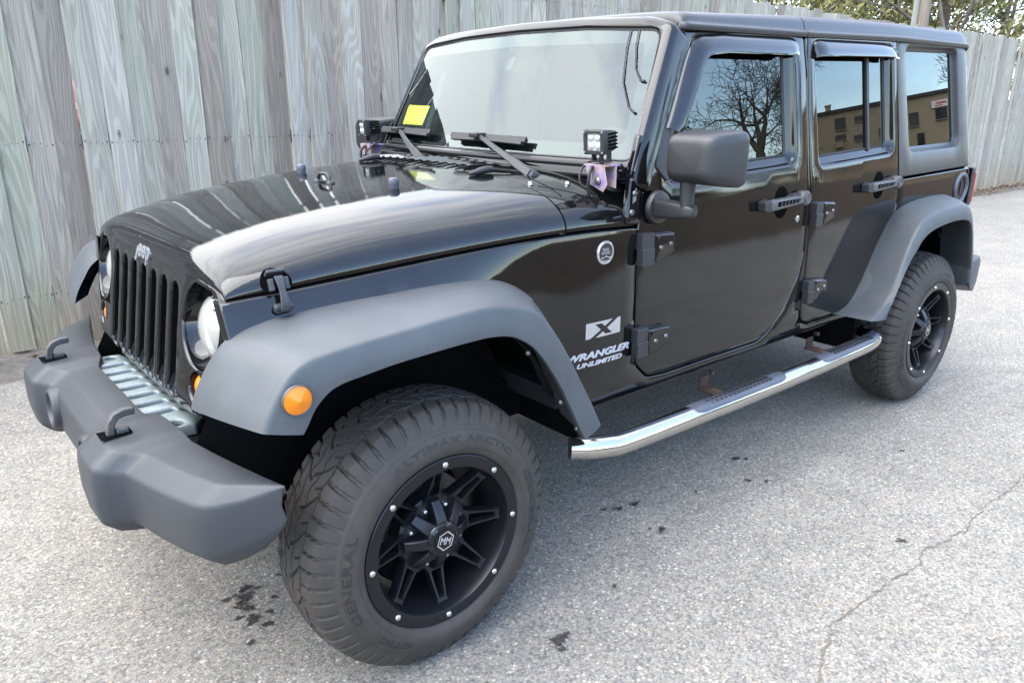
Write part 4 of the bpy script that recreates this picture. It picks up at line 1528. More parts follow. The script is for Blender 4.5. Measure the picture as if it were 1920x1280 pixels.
lt = latch()

# ------------------------------------------------------------------ windscreen
WS = .50
def WP(u, v, d):
    """point on the windscreen plane: u = y, v = z, d = depth behind it"""
    nx, nz_ = 1 / math.hypot(1, WS), WS / math.hypot(1, WS)
    bow = .044 - .05 * (u / .7) ** 2
    return (-1.027 + WS * (1.72 - v) + bow - d * nx, u, v - d * nz_)
wo = rpoly([(-.765, 1.262), (.765, 1.262), (.748, 1.36), (.700, 1.742), (.60, 1.768), (.30, 1.781), (0, 1.786), (-.30, 1.781), (-.60, 1.768), (-.700, 1.742), (-.748, 1.36)],
           [.01, .01, .05, .05, .25, .25, .25, .25, .25, .05, .05])
GO = rpoly([(-.724, 1.324), (.724, 1.324), (.660, 1.720), (.35, 1.739), (0, 1.744), (-.35, 1.739), (-.660, 1.720)], [.030, .030, .050, .3, .3, .3, .050])
wf = MB()
plate(wf, wo, [GO], WP, sp=.05, roll=((0, .030), (.003, .016), (.010, .006), (.020, .0015), (.034, 0)), hroll=((0, .010), (.002, .003), (.006, 0)), thick=.075, hthick=.012, ml=.03)
wfo = wf.obj('windscreen_frame', 'paint', car, angle=50)
ws_seal = MB()
go = dens(GO if area(GO) > 0 else GO[::-1], .04)
ws_seal.loft([[WP(u, v, .009) for u, v in inset(go, -.002)], [WP(u, v, .004) for u, v in inset(go, .001)], [WP(u, v, .007) for u, v in inset(go, .006)]], True)
ws_seal.obj('windscreen_seal', 'black_rubber', wfo)
g = MB()
plate(g, inset(go, .003), [], lambda u, v, d: WP(u, v, .008), sp=.06, thick=.008)
wg = g.obj('windscreen_glass', 'windshield_glass', wfo, angle=60)
fr_ = MB()
fi = rpoly([(-.668, 1.374), (.668, 1.374), (.612, 1.682), (0, 1.696), (-.612, 1.682)], [.02, .02, .03, .3, .03])
plate(fr_, inset(go, .004), [fi], lambda u, v, d: WP(u, v, .0105), sp=.06, thick=.0105)
fr_.obj('windscreen_border', 'frit', wfo, angle=60)
stk = MB()
sc = [WP(-.652, 1.485, .014), WP(-.452, 1.482, .014), WP(-.461, 1.405, .014), WP(-.645, 1.405, .014)]
stk.add(sc, [(0, 1, 2, 3)])
stk.obj('paper_sticker', 'sticker', wfo)
for pts_ in ([(.541, 1.722), (.552, 1.66), (.585, 1.56), (.640, 1.485), (.672, 1.466)], [(.574, 1.72), (.585, 1.67), (.615, 1.60), (.650, 1.563), (.667, 1.561)]):
    lc = MB()  # dark tubes added on the glass, imitating the reflection of overhead wires
    lc.tube([WP(u, v, .003) for u, v in pts_], [.0020, .0020, .0022, .0032, .0045], 8)
    lc.obj('wire_reflection', 'wire_black', wfo)
# seal between windscreen and cowl
sb = MB()
sb.tube([WP(y, 1.306, -.004) for y in np.linspace(-.70, .70, 13)], .0085, 8)
sb.tube([WP(y, 1.276, -.006) for y in np.linspace(-.70, .70, 13)], .010, 8)
sb.obj('cowl_seal', 'black_rubber', wfo)
# rear-view mirror behind the glass
rv = MB()
rv.loft([rbox_ring(-1.06, -.15, .09, 1.605, 1.67, .025), rbox_ring(-1.085, -.15, .09, 1.605, 1.67, .025)], True, True, True)
rv.tube([WP(-.03, 1.69, .02), (-1.06, -.03, 1.66)], .012, 8)
rvo = rv.obj('rear_view_mirror', 'interior', car, bevel=.004)
mp_ = MB()
plate(mp_, rpoly([(-.018, 1.615), (.022, 1.615), (.030, 1.658), (.002, 1.658)], .012), [], lambda u, v, d: WP(u, v, .013), sp=.05, thick=.013)
mp_.obj('mirror_mount', 'frit', rvo)

# interior seen through the glass
da = MB()
da.box((-.95, 0, 1.14), (.30, 1.36, .22))
da.box((-1.02, .36, 1.27), (.16, .36, .06))
da.obj('dashboard', 'interior', car, bevel=.03)
sw = MB()
ax = Vector((-.90, 0, .43)).normalized()
sw.lathe([(.185 + .014 * math.cos(q), .014 * math.sin(q)) for q in [2 * PI * k / 10 for k in range(10)]], (-1.21, .37, 1.23), ax, 36, closed_prof=True)
sw.lathe([(0, .02), (.06, .015), (.07, 0)], (-1.21, .37, 1.23), ax, 20)
for q in (0, 2.1, 4.2):
    u = ax.orthogonal().normalized(); w = ax.cross(u)
    e = Vector((-1.21, .37, 1.23)) + (u * math.cos(q) + w * math.sin(q)) * .18
    sw.tube([Vector((-1.21, .37, 1.23)), e], .014, 8)
sw.tube([Vector((-1.21, .37, 1.23)), Vector((-.98, .37, 1.12))], .03, 10)
sw.obj('steering_wheel', 'interior', car, angle=60)
for x, y, w in ((-1.62, .37, .48), (-1.62, -.37, .48), (-2.55, 0, 1.2)):
    s_ = MB()
    s_.box((x + .12, y, .86), (.50, w, .16))
    s_.box((x - .16, y, 1.14), (.14, w, .58), Matrix.Rotation(R(-14), 3, 'Y'))
    so = s_.obj('seat', 'seat_cloth', car, bevel=.04)
    for yy in ((y,) if w < 1 else (y - .36, y + .36)):
        h_ = MB()
        h_.box((x - .235, yy, 1.50), (.09, .26, .15))
        h_.obj('headrest', 'seat_cloth', so, bevel=.03)
rbx = MB()
for s in (-1, 1):
    rbx.tube([(-1.10, .60 * s, 1.68), (-1.8, .585 * s, 1.72), (-2.7, .585 * s, 1.72), (-3.25, .60 * s, 1.10)], .032, 10)
    rbx.tube([(-1.86, .59 * s, 1.72), (-1.86, .66 * s, .8)], .032, 10)
rbx.tube([(-1.86, -.585, 1.715), (-1.86, .585, 1.715)], .032, 10)
rbx.tube([(-2.7, -.585, 1.715), (-2.7, .585, 1.715)], .032, 10)
rbx.obj('roll_bar', 'interior', car)
fl = MB()
fl.box((-2.0, 0, .60), (2.9, 1.42, .06))
fl.box((-.78, 0, .90), (.04, 1.40, .62))
fl.obj('cabin_floor', 'interior', car)

# ------------------------------------------------------------------ grille
def gx(y, z):
    top = max(0, z - 1.085)
    return .470 - .17 * (z - .76) - sweep(y) - 5.0 * top * top - .9 * max(0, .765 - z) ** 1.2
def GP(u, v, d):
    n = Vector((1, .4 * max(0, abs(u) - .3) * (1 if u > 0 else -1), .17)).normalized()
    p = Vector((gx(u, v), u, v)) - n * d
    return tuple(p)
top_c = []
for t in np.linspace(-.995, .995, 61):
    p = hp(.4125, t)
    top_c.append((p[1] * .998, p[2] - .007))
go_ = [(-.588, 1.04), (-.583, .96), (-.558, .88), (-.535, .83), (-.500, .775), (-.44, .735), (-.34, .722), (.34, .722), (.44, .735), (.500, .775), (.535, .83), (.558, .88), (.583, .96), (.588, 1.04)]
go_ = rpoly(go_, [0, .1, .1, .1, .08, .08, .1, .1, .08, .08, .1, .1, .1, 0], 4)
GOUT = go_ + top_c[::-1]
def circ(cy, cz, r, n=44):
    return [(cy + r * math.cos(2 * PI * k / n), cz + r * math.sin(2 * PI * k / n)) for k in range(n)]
slots = []
for k in range(-3, 4):
    c = k * .095
    slots.append(rpoly([(c - .0315, .748), (c + .0315, .748), (c + .0315, 1.055), (c - .0315, 1.055)], .030, 8))
HL = [circ(s * .463, .976, .109) for s in (-1, 1)]
TSIG = [circ(s * .457, .820, .0385, 30) for s in (-1, 1)]
gm = MB()
HR = ((0, .008), (.0012, .003), (.0035, .0006), (.006, 0))
plate(gm, GOUT, slots + HL + TSIG, GP, sp=.024, roll=((0, .012), (.003, .004), (.009, 0)), hroll=HR, thick=.035, hthick=.032, ml=.02)
# scoop at the foot of every slot
for k in range(-3, 4):
    c = k * .095
    rings = []
    for z, d in ((.752, .004), (.764, .007), (.780, .013), (.798, .022), (.812, .034)):
        w = .0312 if z > .765 else .026
        rings.append([GP(c - w, z, d + .004), GP(c - w * .5, z, d), GP(c + w * .5, z, d), GP(c + w, z, d + .004)])
    gm.loft(rings, False)
gr = gm.obj('grille', 'paint', car, angle=50)
sc_ = MB()
sc_.box((.36, 0, .90), (.05, .90, .34))
sc_.obj('radiator', 'gap_black', car)
for k in range(-3, 4):
    ribs = MB()
    for i in range(46):
        z = .80 + i * .0053
        ribs.box((gx(k * .095, z) - .050, k * .095 + .0, z), (.004, .044, .0022))
    ribs.obj('radiator_fins', 'bolt_dark', car)
V, F = text2d('Jeep', 1., 0, .028, .09, 1.06)
V = fit_text(V, .135)
hz = max(p[1] for p in V)
jm = MB()
jm.add([GP(-.066 + u, 1.058 + v, -.0055 if d > 0 else .001) for u, v, d in V], F)
jm.obj('lettering', 'silver_badge', gr, angle=30)
for sgn in (-1, 1):
    cy, cz = sgn * .463, .976
    nrm = Vector((1, .4 * (.163) * sgn, .17)).normalized()
    c0 = Vector(GP(cy, cz, 0))
    h = MB()
    h.lathe([(.108, -.008), (.107, -.014), (.101, -.030), (.092, -.046), (.086, -.056)], c0, nrm, 48)
    ho = h.obj('headlight', 'paint', car, angle=60)
    b = MB()
    b.lathe([(.0865, -.057), (.0855, -.047), (.083, -.045)], c0, nrm, 44)
    b.lathe([(.084, -.047), (.075, -.060), (.058, -.071), (.036, -.078), (.016, -.081)], c0, nrm, 36)
    b.obj('reflector_bowl', 'reflector', ho, angle=25)
    bl_ = MB()
    bl_.lathe([(0, -.032), (.012, -.034), (.018, -.044), (.019, -.08)], c0, nrm, 18)
    bl_.obj('bulb', 'lamp_chip', ho)
    ln = MB()
    ln.lathe([(0, -.008), (.025, -.010), (.048, -.016), (.066, -.026), (.078, -.037), (.084, -.046)], c0, nrm, 44)
    ln.obj('headlight_lens', 'frosted_lens', ho, angle=80)
    # turn signal
    cy, cz = sgn * .457, .820
    c0 = Vector(GP(cy, cz, 0))
    q = MB()
    q.lathe([(.0385, -.008), (.0375, -.022), (.036, -.03)], c0, nrm, 30)
    qo = q.obj('turn_signal', 'gloss_black', car)
    q = MB()
    q.lathe([(0, -.004), (.012, -.005), (.024, -.009), (.032, -.016), (.0355, -.026)], c0, nrm, 30)
    q.obj('signal_lens', 'amber', qo, angle=60)

# ------------------------------------------------------------------ flares
def flare(st, name, yR=.917, yL=.931, liner=None):
    """stations: (ridge x,z) (lip x,z) (inner x,z) ; inner edge lies on the body side"""
    # smooth the stations with a Catmull-Rom pass
    A = np.array([[*r, *l, *i] for r, l, i in st], float)
    n = len(A)
    out = []
    for k in range(n - 1):
        p0, p1, p2, p3 = A[max(k - 1, 0)], A[k], A[k + 1], A[min(k + 2, n - 1)]
        for s in (0, .25, .5, .75):
            out.append(.5 * ((2 * p1) + (-p0 + p2) * s + (2 * p0 - 5 * p1 + 4 * p2 - p3) * s * s + (-p0 + 3 * p1 - 3 * p2 + p3) * s ** 3))
    out.append(A[-1])
    rings = []
    for a in out:
        Rx, Rz, Lx, Lz, Ix, Iz = a
        yi = side_y(Ix, Iz) - .004
        I = Vector((Ix, yi, Iz)); Rr = Vector((Rx, yR, Rz)); L = Vector((Lx, yL, Lz))
        up = Vector((Ix - Lx, 0, Iz - Lz)).normalized()
        a1 = (I - Rr).normalized(); a2 = (L - Rr).normalized()
        rd = .016
        p0, p2 = Rr + a1 * rd, Rr + a2 * rd
        ring = [I - Vector((0, .02, 0)) - up * .004, I]
        for t in (.2, .45, .7, .88):
            ring.append(I.lerp(p0, t) + up * ((.008 if Rz > .99 else .003) * math.sin(PI * t)))
        for s in (0, .25, .5, .75, 1):
            ring.append(p0 * (1 - s) ** 2 + Rr * 2 * s * (1 - s) + p2 * s * s)
        for t in (.35, .7, .93):
            ring.append(p2.lerp(L, t) + Vector((0, .003 * math.sin(PI * t), 0)))
        ring.append(L)
        ring.append(L + Vector((0, -.006, 0)) - up * .002)
        ring.append(L + Vector((0, -.022, 0)) + up * .004)
        ring.append(L.lerp(I, .25) + Vector((0, -.035, 0)))
        ring.append(L.lerp(I, .5) + Vector((0, -.09, 0)) + up * .0)
        rings.append([tuple(p) for p in ring])
    m = MB()
    m.loft(rings, False, mi=0)
    # close the ends
    for r in (rings[0], rings[-1]):
        m.add(r, [tuple(range(len(r)))])
    o = m.obj(name, 'flare_plastic', car, angle=42)
    return o
FS = [((.466, .857), (.386, .838), (.514, .829)), ((.452, .893), (.373, .857), (.499, .868)), ((.426, .936), (.353, .889), (.469, .919)), ((.396, .972), (.320, .917), (.440, .957)),
      ((.362, .991), (.284, .929), (.400, .985)), ((.318, .998), (.221, .936), (.345, 1.004)), ((.243, 1.005), (.151, .943), (.273, 1.016)), ((.141, 1.011), (.043, .948), (.140, 1.029)),
      ((.032, 1.018), (-.060, .951), (.005, 1.036)), ((-.060, 1.023), (-.128, .949), (-.120, 1.043)), ((-.118, 1.023), (-.192, .936), (-.260, 1.038)), ((-.182, 1.015), (-.250, .902), (-.335, 1.018)),
      ((-.244, 1.000), (-.286, .866), (-.400, .980)), ((-.292, .978), (-.324, .816), (-.440, .94)), ((-.352, .908), (-.364, .755), (-.475, .88)), ((-.402, .836), (-.400, .690), (-.510, .81)),
      ((-.452, .752), (-.434, .624), (-.550, .73)), ((-.500, .672), (-.452, .590), (-.585, .66)), ((-.546, .588), (-.462, .572), (-.615, .575))]
fl_l = flare(FS, 'front_flare')
# side marker lamp
mk = MB()
mk.lathe([(.033, .0), (.0335, .006), (.0325, .008), (.031, .006)], (.3925, .928, .918), (0.02, 1, 0), 36)
mko = mk.obj('side_marker', 'flare_plastic', fl_l)
ml_ = MB()
nf = 28
cen = (.3925, .928 + .018, .918)
ring = [(.3925 + .0315 * math.cos(2 * PI * k / nf), .934, .918 + .0315 * math.sin(2 * PI * k / nf)) for k in range(nf)]
ml_.add(ring + [cen], [(k, (k + 1) % nf, nf) for k in range(nf)])
ml_.obj('marker_lens', 'amber', fl_l, angle=4)
for x, z in ((-.262, .872), (-.385, .70), (-.452, .600)):
    MB().ball((x, .905, z), (.008, .008, .008), 10, 6).obj('flare_clip', 'bolt_dark', fl_l)
RSF = [((-2.226, .590), (-2.322, .583), (-2.195, .596)), ((-2.300, .626), (-2.340, .612), (-2.262, .600)), ((-2.364, .672), (-2.366, .655), (-2.335, .630)), ((-2.420, .762), (-2.425, .748), (-2.402, .695)), ((-2.480, .868), (-2.491, .826), (-2.492, .842)),
       ((-2.530, .938), (-2.537, .866), (-2.555, .92)), ((-2.587, .983), (-2.576, .902), (-2.605, .977)), ((-2.668, 1.008), (-2.650, .933), (-2.680, 1.015)), ((-2.80, 1.021), (-2.756, .949), (-2.80, 1.038)), ((-2.95, 1.026), (-2.897, .957), (-2.95, 1.047)),
       ((-3.055, 1.021), (-3.028, .951), (-3.10, 1.048)), ((-3.130, .985), (-3.097, .931), (-3.215, 1.035)), ((-3.188, .903), (-3.140, .884), (-3.265, .97)), ((-3.250, .775), (-3.195, .760), (-3.31, .82)), ((-3.285, .69), (-3.225, .68), (-3.345, .70))]
fl_r = flare(RSF, 'rear_flare')

# ------------------------------------------------------------------ front bumper
BS = [(0, .530, .672, .700, .500), (.21, .530, .672, .700, .500), (.255, .527, .673, .700, .500), (.276, .521, .680, .704, .499), (.292, .512, .706, .713, .498), (.306, .508, .716, .717, .498), (.36, .502, .720, .717, .498), (.45, .496, .717, .717, .498),
      (.466, .493, .711, .714, .499), (.480, .490, .690, .706, .500), (.494, .488, .658, .7015, .500), (.508, .486, .6495, .7005, .500), (.60, .472, .630, .703, .500), (.70, .455, .603, .706, .501), (.76, .443, .584, .708, .505), (.785, .438, .572, .709, .508), (.800, .435, .556, .709, .516),
      (.835, .428, .504, .710, .546), (.862, .423, .462, .711, .580), (.880, .420, .434, .711, .612), (.886, .419, .424, .710, .63)]
def bsec(y, xb, xf, zt, zb):
    w = min(.060, (xf - xb) * .55)
    k = min(1, (xf - xb) / .10)
    zm = zt - .062 * k - .02 * (1 - k)
    return [(xb + .012, y, zb + .035), (xb, y, zt - .010), (xb + .004 * k, y, zt), (xb + (xf - xb) * .3, y, zt + .001), (xf - w * .85, y, zt - .003 * k), (xf - .004 * k, y, zt - .040 * k), (xf, y, zm - .01), (xf, y, lerp(zm, zb, .5)),
            (xf - .006 * k, y, zb + .030 * k), (xf - .040 * k, y, zb), (lerp(xf, xb, .6), y, zb + .001), (xb + .03 * k, y, zb + .012)]
bst = []
for (a, b) in zip(BS[:-1], BS[1:]):
    n = max(1, int((b[0] - a[0]) / .022))
    for k in range(n):
        bst.append(tuple(lerp(a[i], b[i], k / n) for i in range(5)))
bst.append(BS[-1])
full = [(-s[0],) + s[1:] for s in bst[::-1][:-1]] + bst
# one smoothing pass along the length so that steps become moulded transitions
fa = np.array(full)
sm2 = fa.copy()
for it in range(0):
    sm2[1:-1, 1:] = .25 * sm2[:-2, 1:] + .5 * sm2[1:-1, 1:] + .25 * sm2[2:, 1:]
bm_ = MB()
bm_.loft([[(p[0], r[0], p[1]) for p in rpoly([(q[0], q[2]) for q in bsec(*r)], [.008, .005, .005, 0, .026, .022, 0, 0, .03, .02, 0, .01], 5, True)] for r in sm2], True, True, True)
bump_o = bm_.obj('front_bumper', 'bumper_plastic', car, angle=50, merge=False)
for s in (-1, 1):
    f_ = MB()
    c = (.668, s * .222, .605)
    f_.lathe([(.046, -.02), (.047, .018), (.052, .023), (.060, .022), (.064, .016), (.066, -.03)], c, (1, 0, .05), 36)
    fo_ = f_.obj('fog_lamp_bezel', 'bumper_plastic', bump_o, angle=50)
    f_ = MB()
    f_.lathe([(0, .004), (.03, .002), (.0465, -.008)], c, (1, 0, .05), 30)
    f_.obj('fog_lamp_lens', 'gloss_black', fo_)
    # tow hook through the slot on the hump
    y = s * .376
    pth = [(.645, .690), (.645, .724), (.641, .748), (.628, .764), (.608, .770), (.584, .770)]
    hk = MB()
    rings = []
    for i, (x, z) in enumerate(pth):
        a, b = Vector(pth[max(0, i - 1)]), Vector(pth[min(len(pth) - 1, i + 1)])
        t_ = (b - a).normalized()
        nn = Vector((-t_.y, t_.x)) * .0095
        rings.append([(x + nn.x, y - .011, z + nn.y), (x + nn.x, y + .011, z + nn.y), (x - nn.x, y + .011, z - nn.y), (x - nn.x, y - .011, z - nn.y)])
    hk.loft(rings, True, True, True)
    hk.box((.618, y, .716), (.030, .024, .030))
    hko = hk.obj('tow_hook', 'hook', bump_o, bevel=.004)
    sl_ = MB()
    sl_.add([(.672, y - .028, .7205), (.672, y + .028, .7205), (.598, y + .022, .7205), (.598, y - .022, .7205)], [(0, 1, 2, 3)])
    sl_.obj('hook_slot', 'gap_black', hko)

# galvanised cross plate between bumper and grille
gp_ = MB()
ho_ = []
for k in range(-3, 4):
    y = k * .082
    ho_.append(rpoly([(.450, y - .026), (.526, y - .026), (.526, y + .006), (.450, y + .006)], .010, 4))
    ho_.append(rpoly([(.410, y - .014), (.437, y - .014), (.437, y + .006), (.410, y + .006)], .007, 4))
for s in (-1, 1):
    ho_.append([(.478 + .017 * math.cos(q), s * .340 + .022 * math.sin(q)) for q in [2 * PI * k / 20 for k in range(20)]])
def PP(u, v, d):
    ed = max(0, .452 - u) * .35
    return (u, v, .692 - ed - d)
plate(gp_, rpoly([(.545, -.372), (.545, .372), (.44, .372), (.395, .30), (.395, -.30), (.44, -.372)], .012), ho_, PP, sp=.03, roll=((0, .004), (.003, 0)), hroll=((0, .006), (.002, .0015), (.004, 0)), thick=.03, hthick=.016)
gpo = gp_.obj('cross_plate', 'galv', car, angle=50)
MB().add([(.39, -.37, .655), (.55, -.37, .655), (.55, .37, .655), (.39, .37, .655)], [(0, 1, 2, 3)]).obj('plate_underside', 'gap_black', gpo)

# ------------------------------------------------------------------ side step
def step(sgn_):
    P = [(-.535, .795, .472), (-.565, .815, .470), (-.60, .835, .468), (-.65, .851, .465), (-.70, .860, .462), (-.9, .862, .457), (-1.3, .862, .449), (-1.8, .862, .445), (-2.2, .862, .447), (-2.33, .860, .448), (-2.41, .850, .449), (-2.46, .832, .450), (-2.492, .80, .450), (-2.505, .75, .450)]
    m = MB()
    pts = []
    for k in range(len(P) - 1):
        p0, p1, p2, p3 = [Vector(P[max(0, min(len(P) - 1, k + j))]) for j in (-1, 0, 1, 2)]
        for s in ((0, .25, .5, .75) if (p2 - p1).length < .3 else (0, .2, .4, .6, .8)):
            pts.append(.5 * ((2 * p1) + (p2 - p0) * s + (2 * p0 - 5 * p1 + 4 * p2 - p3) * s * s + (3 * p1 - p0 - 3 * p2 + p3) * s ** 3))
    pts.append(Vector(P[-1]))
    m.tube(pts, .037, 30, False)
    o = m.obj('side_step', 'chrome', car, angle=80)
    for p, q in ((pts[0], pts[1]), (pts[-1], pts[-2])):
        t_ = (q - p).normalized()
        e = MB()
        e.cyl(p + t_ * .0005, p + t_ * .006, .0367, n=30)
        e.obj('step_end_cap', 'black_rubber', o)
    for xa, xb in ((-1.035, -1.640), (-1.890, -2.455)):
        n = 26
        rings = []
        for k in range(n + 1):
            f = k / n
            x = lerp(xa, xb, f)
            i = min(range(len(pts)), key=lambda j: abs(pts[j].x - x) + (0 if pts[j].y > .8 else 1))
            cz_ = float(np.interp(x, [-2.5, -2.2, -1.8, -1.3, -.9], [.450, .447, .445, .449, .457]))
            cyy = float(np.interp(x, [-2.46, -2.41, -2.33, -2.2, -.9], [.832, .850, .860, .862, .862]))
            ed = min(1, min(f, 1 - f) / .10)
            ww = math.sqrt(max(0, 1 - (1 - ed) ** 2))
            a_ = R(62) * max(.02, ww)
            ring = []
            for s in np.linspace(-1, 1, 11):
                q = s * a_
                rr = .037 + (.0045 * ww if abs(s) < .95 else .0005)
                zz = min(.037 * math.cos(q) + .005 * ww, .0325 + .007 * ww) if abs(s) < .6 else rr * math.cos(q)
                ring.append((x, cyy + rr * math.sin(q), cz_ + zz))
            rings.append(ring)
        pd = MB().loft(rings, False)
        po = pd.obj('step_pad', 'pad_plastic', o, angle=40)
        tr_ = MB()
        nn = int(abs(xb - xa) / .026) - 8
        for k in range(nn):
            x = lerp(xa, xb, (k + 4.5) / (nn + 8))
            for r_ in (-.017, 0, .017):
                if 7 < k < nn - 7 and nn > 20 and abs(k - nn / 2) < 2:
                    continue
                tr_.box((x + (.006 if r_ == 0 else 0), .862 + r_, .4905 if abs(r_) < .01 else .4875), (.015, .0105, .005), Matrix.Rotation(R(-r_ * 1200), 3, 'X'))
        tr_.obj('tread_bars', 'trim_plastic', po)
    for x in (-.70, -1.36, -2.14):
        b = MB()
        b.box((x, .765, .434), (.055, .17, .006))
        b.box((x, .690, .458), (.055, .006, .05))
        b.tube([(x - .02, .70, .50), (x - .02, .72, .50)], .010, 8)
        b.obj('step_bracket', 'rust', o, bevel=.002)
    return o
step_l = step(1)

# ------------------------------------------------------------------ auxiliary lamps on the cowl
def pod(sgn_):
    cx, cy, cz = -.700, .694, 1.383
    yaw = R(6)
    tilt = R(5)
    Rm = Matrix.Rotation(yaw, 3, 'Z') @ Matrix.Rotation(tilt, 3, 'Y')
    def T(x, y, z):
        return tuple(Rm @ Vector((x, y, z)) + Vector((cx, cy, cz)))
    m = MB()
    rings = []
    for x, w, h in ((0, .036, .033), (-.003, .039, .036), (-.012, .039, .036), (-.060, .033, .030), (-.075, .030, .027)):
        rings.append([T(x, a, b) for a, b in rpoly([(-w, -h), (w, -h), (w, h), (-w, h)], .005, 3)])
    m.loft(rings, True, False, True)
    fr0 = [T(0, a, b) for a, b in rpoly([(-.036, -.033), (.036, -.033), (.036, .033), (-.036, .033)], .005, 3)]
    fr1 = [T(0, a, b) for a, b in rpoly([(-.027, -.024), (.027, -.024), (.027, .026), (-.027, .026)], .004, 3)]
    fr2 = [T(-.008, a, b) for a, b in rpoly([(-.027, -.024), (.027, -.024), (.027, .026), (-.027, .026)], .004, 3)]
    m.loft([fr0, fr1, fr2], True)
    P = m.obj('auxiliary_lamp', 'pod_body', car, angle=40)
    f = MB()
    for s in (-1, 1):
        for k in range(5):
            z = -.020 + k * .0105
            f.box(T(-.046, s * .0365, z), (.044, .008, .0045), Rm)
    f.obj('cooling_slots', 'gap_black', P)
    l_ = MB()
    l_.add([T(-.007, -.027, -.024), T(-.007, .027, -.024), T(-.007, .027, .026), T(-.007, -.027, .026)], [(0, 1, 2, 3)])
    l_.obj('lamp_back', 'reflector', P)
    for a in (-.0125, .0125):
        for b in (-.011, .013):
            q = MB().lathe([(0, .004), (.004, .003), (.008, .001), (.0115, -.001), (.012, -.003)], T(-.004, a, b), Rm @ Vector((1, 0, 0)), 18)
            q.obj('lamp_emitter', 'lamp_chip', P, angle=60)
    cg = MB()
    cg.add([T(-.0015, -.027, -.024), T(-.0015, .027, -.024), T(-.0015, .027, .026), T(-.0015, -.027, .026)], [(0, 1, 2, 3)])
    cg.obj('lamp_glass_cover', 'lamp_glass', P)
    bt = MB()
    for a in (-.033, .033):
        for b in (-.029, .0295):
            bt.lathe([(0, .002), (.0028, .0015), (.003, 0)], T(0, a, b), Rm @ Vector((1, 0, 0)), 10)
    for s in (-1, 1):
        bt.lathe([(0, .003), (.004, .0025), (.0045, 0)], T(-.042, s * .037, -.002), Rm @ Vector((0, s, 0)), 12)
    bt.obj('lamp_screws', 'bolt_silver', P)
    # U bracket
    u = MB()
    for s in (-1, 1):
        u.box(T(-.040, s * .028, -.046), (.022, .005, .034), Rm)
    u.box(T(-.040, 0, -.060), (.026, .062, .005), Rm)
    u.cyl(T(-.040, 0, -.030), T(-.040, 0, -.070), .007, n=12)
    u.obj('lamp_stirrup', 'trim_plastic', P, bevel=.001)
    br = MB()
    zb = 1.316
    br.box((-.748, .690, zb), (.070, .088, .005))
    br.add([(-.776, .655, 1.318), (-.755, .744, 1.318), (-.745, .752, 1.250), (-.770, .668, 1.255)], [(0, 1, 2, 3)])
    br.add([(-.713, .652, 1.3155), (-.713, .733, 1.3155), (-.722, .738, 1.262), (-.722, .722, 1.238), (-.722, .662, 1.258)], [(0, 1, 2, 3, 4)])
    bo_ = br.obj('lamp_bracket', 'purple', P)
    q = MB().lathe([(0, .008), (.006, .008), (.008, .005), (.012, .003), (.013, 0)], (-.7165, .702, 1.270), (1, 0, .1), 14)
    q.obj('bracket_bolt', 'bolt_dark', bo_)
    w_ = MB()
    def spl(P_, n=5):
        o_ = []
        for k in range(len(P_) - 1):
            p0, p1, p2, p3 = [Vector(P_[max(0, min(len(P_) - 1, k + j))]) for j in (-1, 0, 1, 2)]
            for i in range(n):
                s = i / n
                o_.append(.5 * ((2 * p1) + (p2 - p0) * s + (2 * p0 - 5 * p1 + 4 * p2 - p3) * s * s + (3 * p1 - p0 - 3 * p2 + p3) * s ** 3))
        o_.append(Vector(P_[-1]))
        return o_
    w_.tube(spl([T(-.074, -.005, -.01), (-.775, .66, 1.335), (-.730, .640, 1.318), (-.695, .648, 1.29), (-.690, .656, 1.262), (-.700, .672, 1.25), (-.705, .676, 1.28), (-.712, .68, 1.305)]), .0036, 8)
    cs = spl([(-.712, .684, 1.312), (-.694, .690, 1.295), (-.690, .690, 1.27), (-.694, .686, 1.245), (-.702, .684, 1.222)])
    w_.tube(cs, [.0052 + (.0008 if i % 2 else 0) for i in range(len(cs))], 8)
    w_.obj('lamp_cable', 'wire_black', P, angle=60)
    return P
pod_l = pod(1)

# ------------------------------------------------------------------ wipers
def wiper(pv, tip, b0, b1):
    pv, tip, b0, b1 = map(Vector, (pv, tip, b0, b1))
    up = Vector((.876, 0, .482))
    m = MB()
    m.lathe([(0, .020), (.014, .019), (.018, .012), (.019, -.01)], pv, up, 18)
    rings = []
    d = (tip - pv)
    sd = d.cross(up).normalized()
    for f, w, h, lift in ((0.0, .016, .014, .010), (.10, .016, .014, .014), (.26, .0145, .012, .022), (.27, .0125, .010, .024), (.45, .011, .009, .026), (.97, .0075, .007, .018), (1.0, .006, .006, .016)):
        c = pv + d * f + up * lift
        rings.append([c + sd * w + up * h * .1, c + sd * w * .7 + up * h, c - sd * w * .7 + up * h, c - sd * w + up * h * .1])
    m.loft(rings, True, True, True)
    W_ = m.obj('wiper', 'bumper_plastic', car, angle=45)
    m = MB()
    bd_ = (b1 - b0).normalized()
    mid = b0.lerp(b1, .45)
    m.box(tip + up * .020, (.05, .05, .016), None)
    m.obj('arm_clip', 'black_rubber', W_, bevel=.004)
    m = MB()
    n = bd_.cross(up).normalized()
    pr = [(-.004, .002), (-.003, .010), (-.007, .014), (-.006, .020), (.006, .020), (.007, .014), (.003, .010), (.004, .002)]
    m.loft([[b0 + n * a + up * (b - .006) for a, b in pr], [b0.lerp(b1, .5) + n * a + up * (b + .004) for a, b in pr], [b1 + n * a + up * (b - .006) for a, b in pr]], True, True, True)
    m.loft([[b0.lerp(b1, -.03) + n * (a * 1.5 - .014) + up * (b * .8 - .004) for a, b in pr], [b1.lerp(b0, -.03) + n * (a * 1.5 - .014) + up * (b * .8 - .004) for a, b in pr]], True, True, True)
    m.obj('wiper_blade', 'black_rubber', W_, angle=45)
    return W_
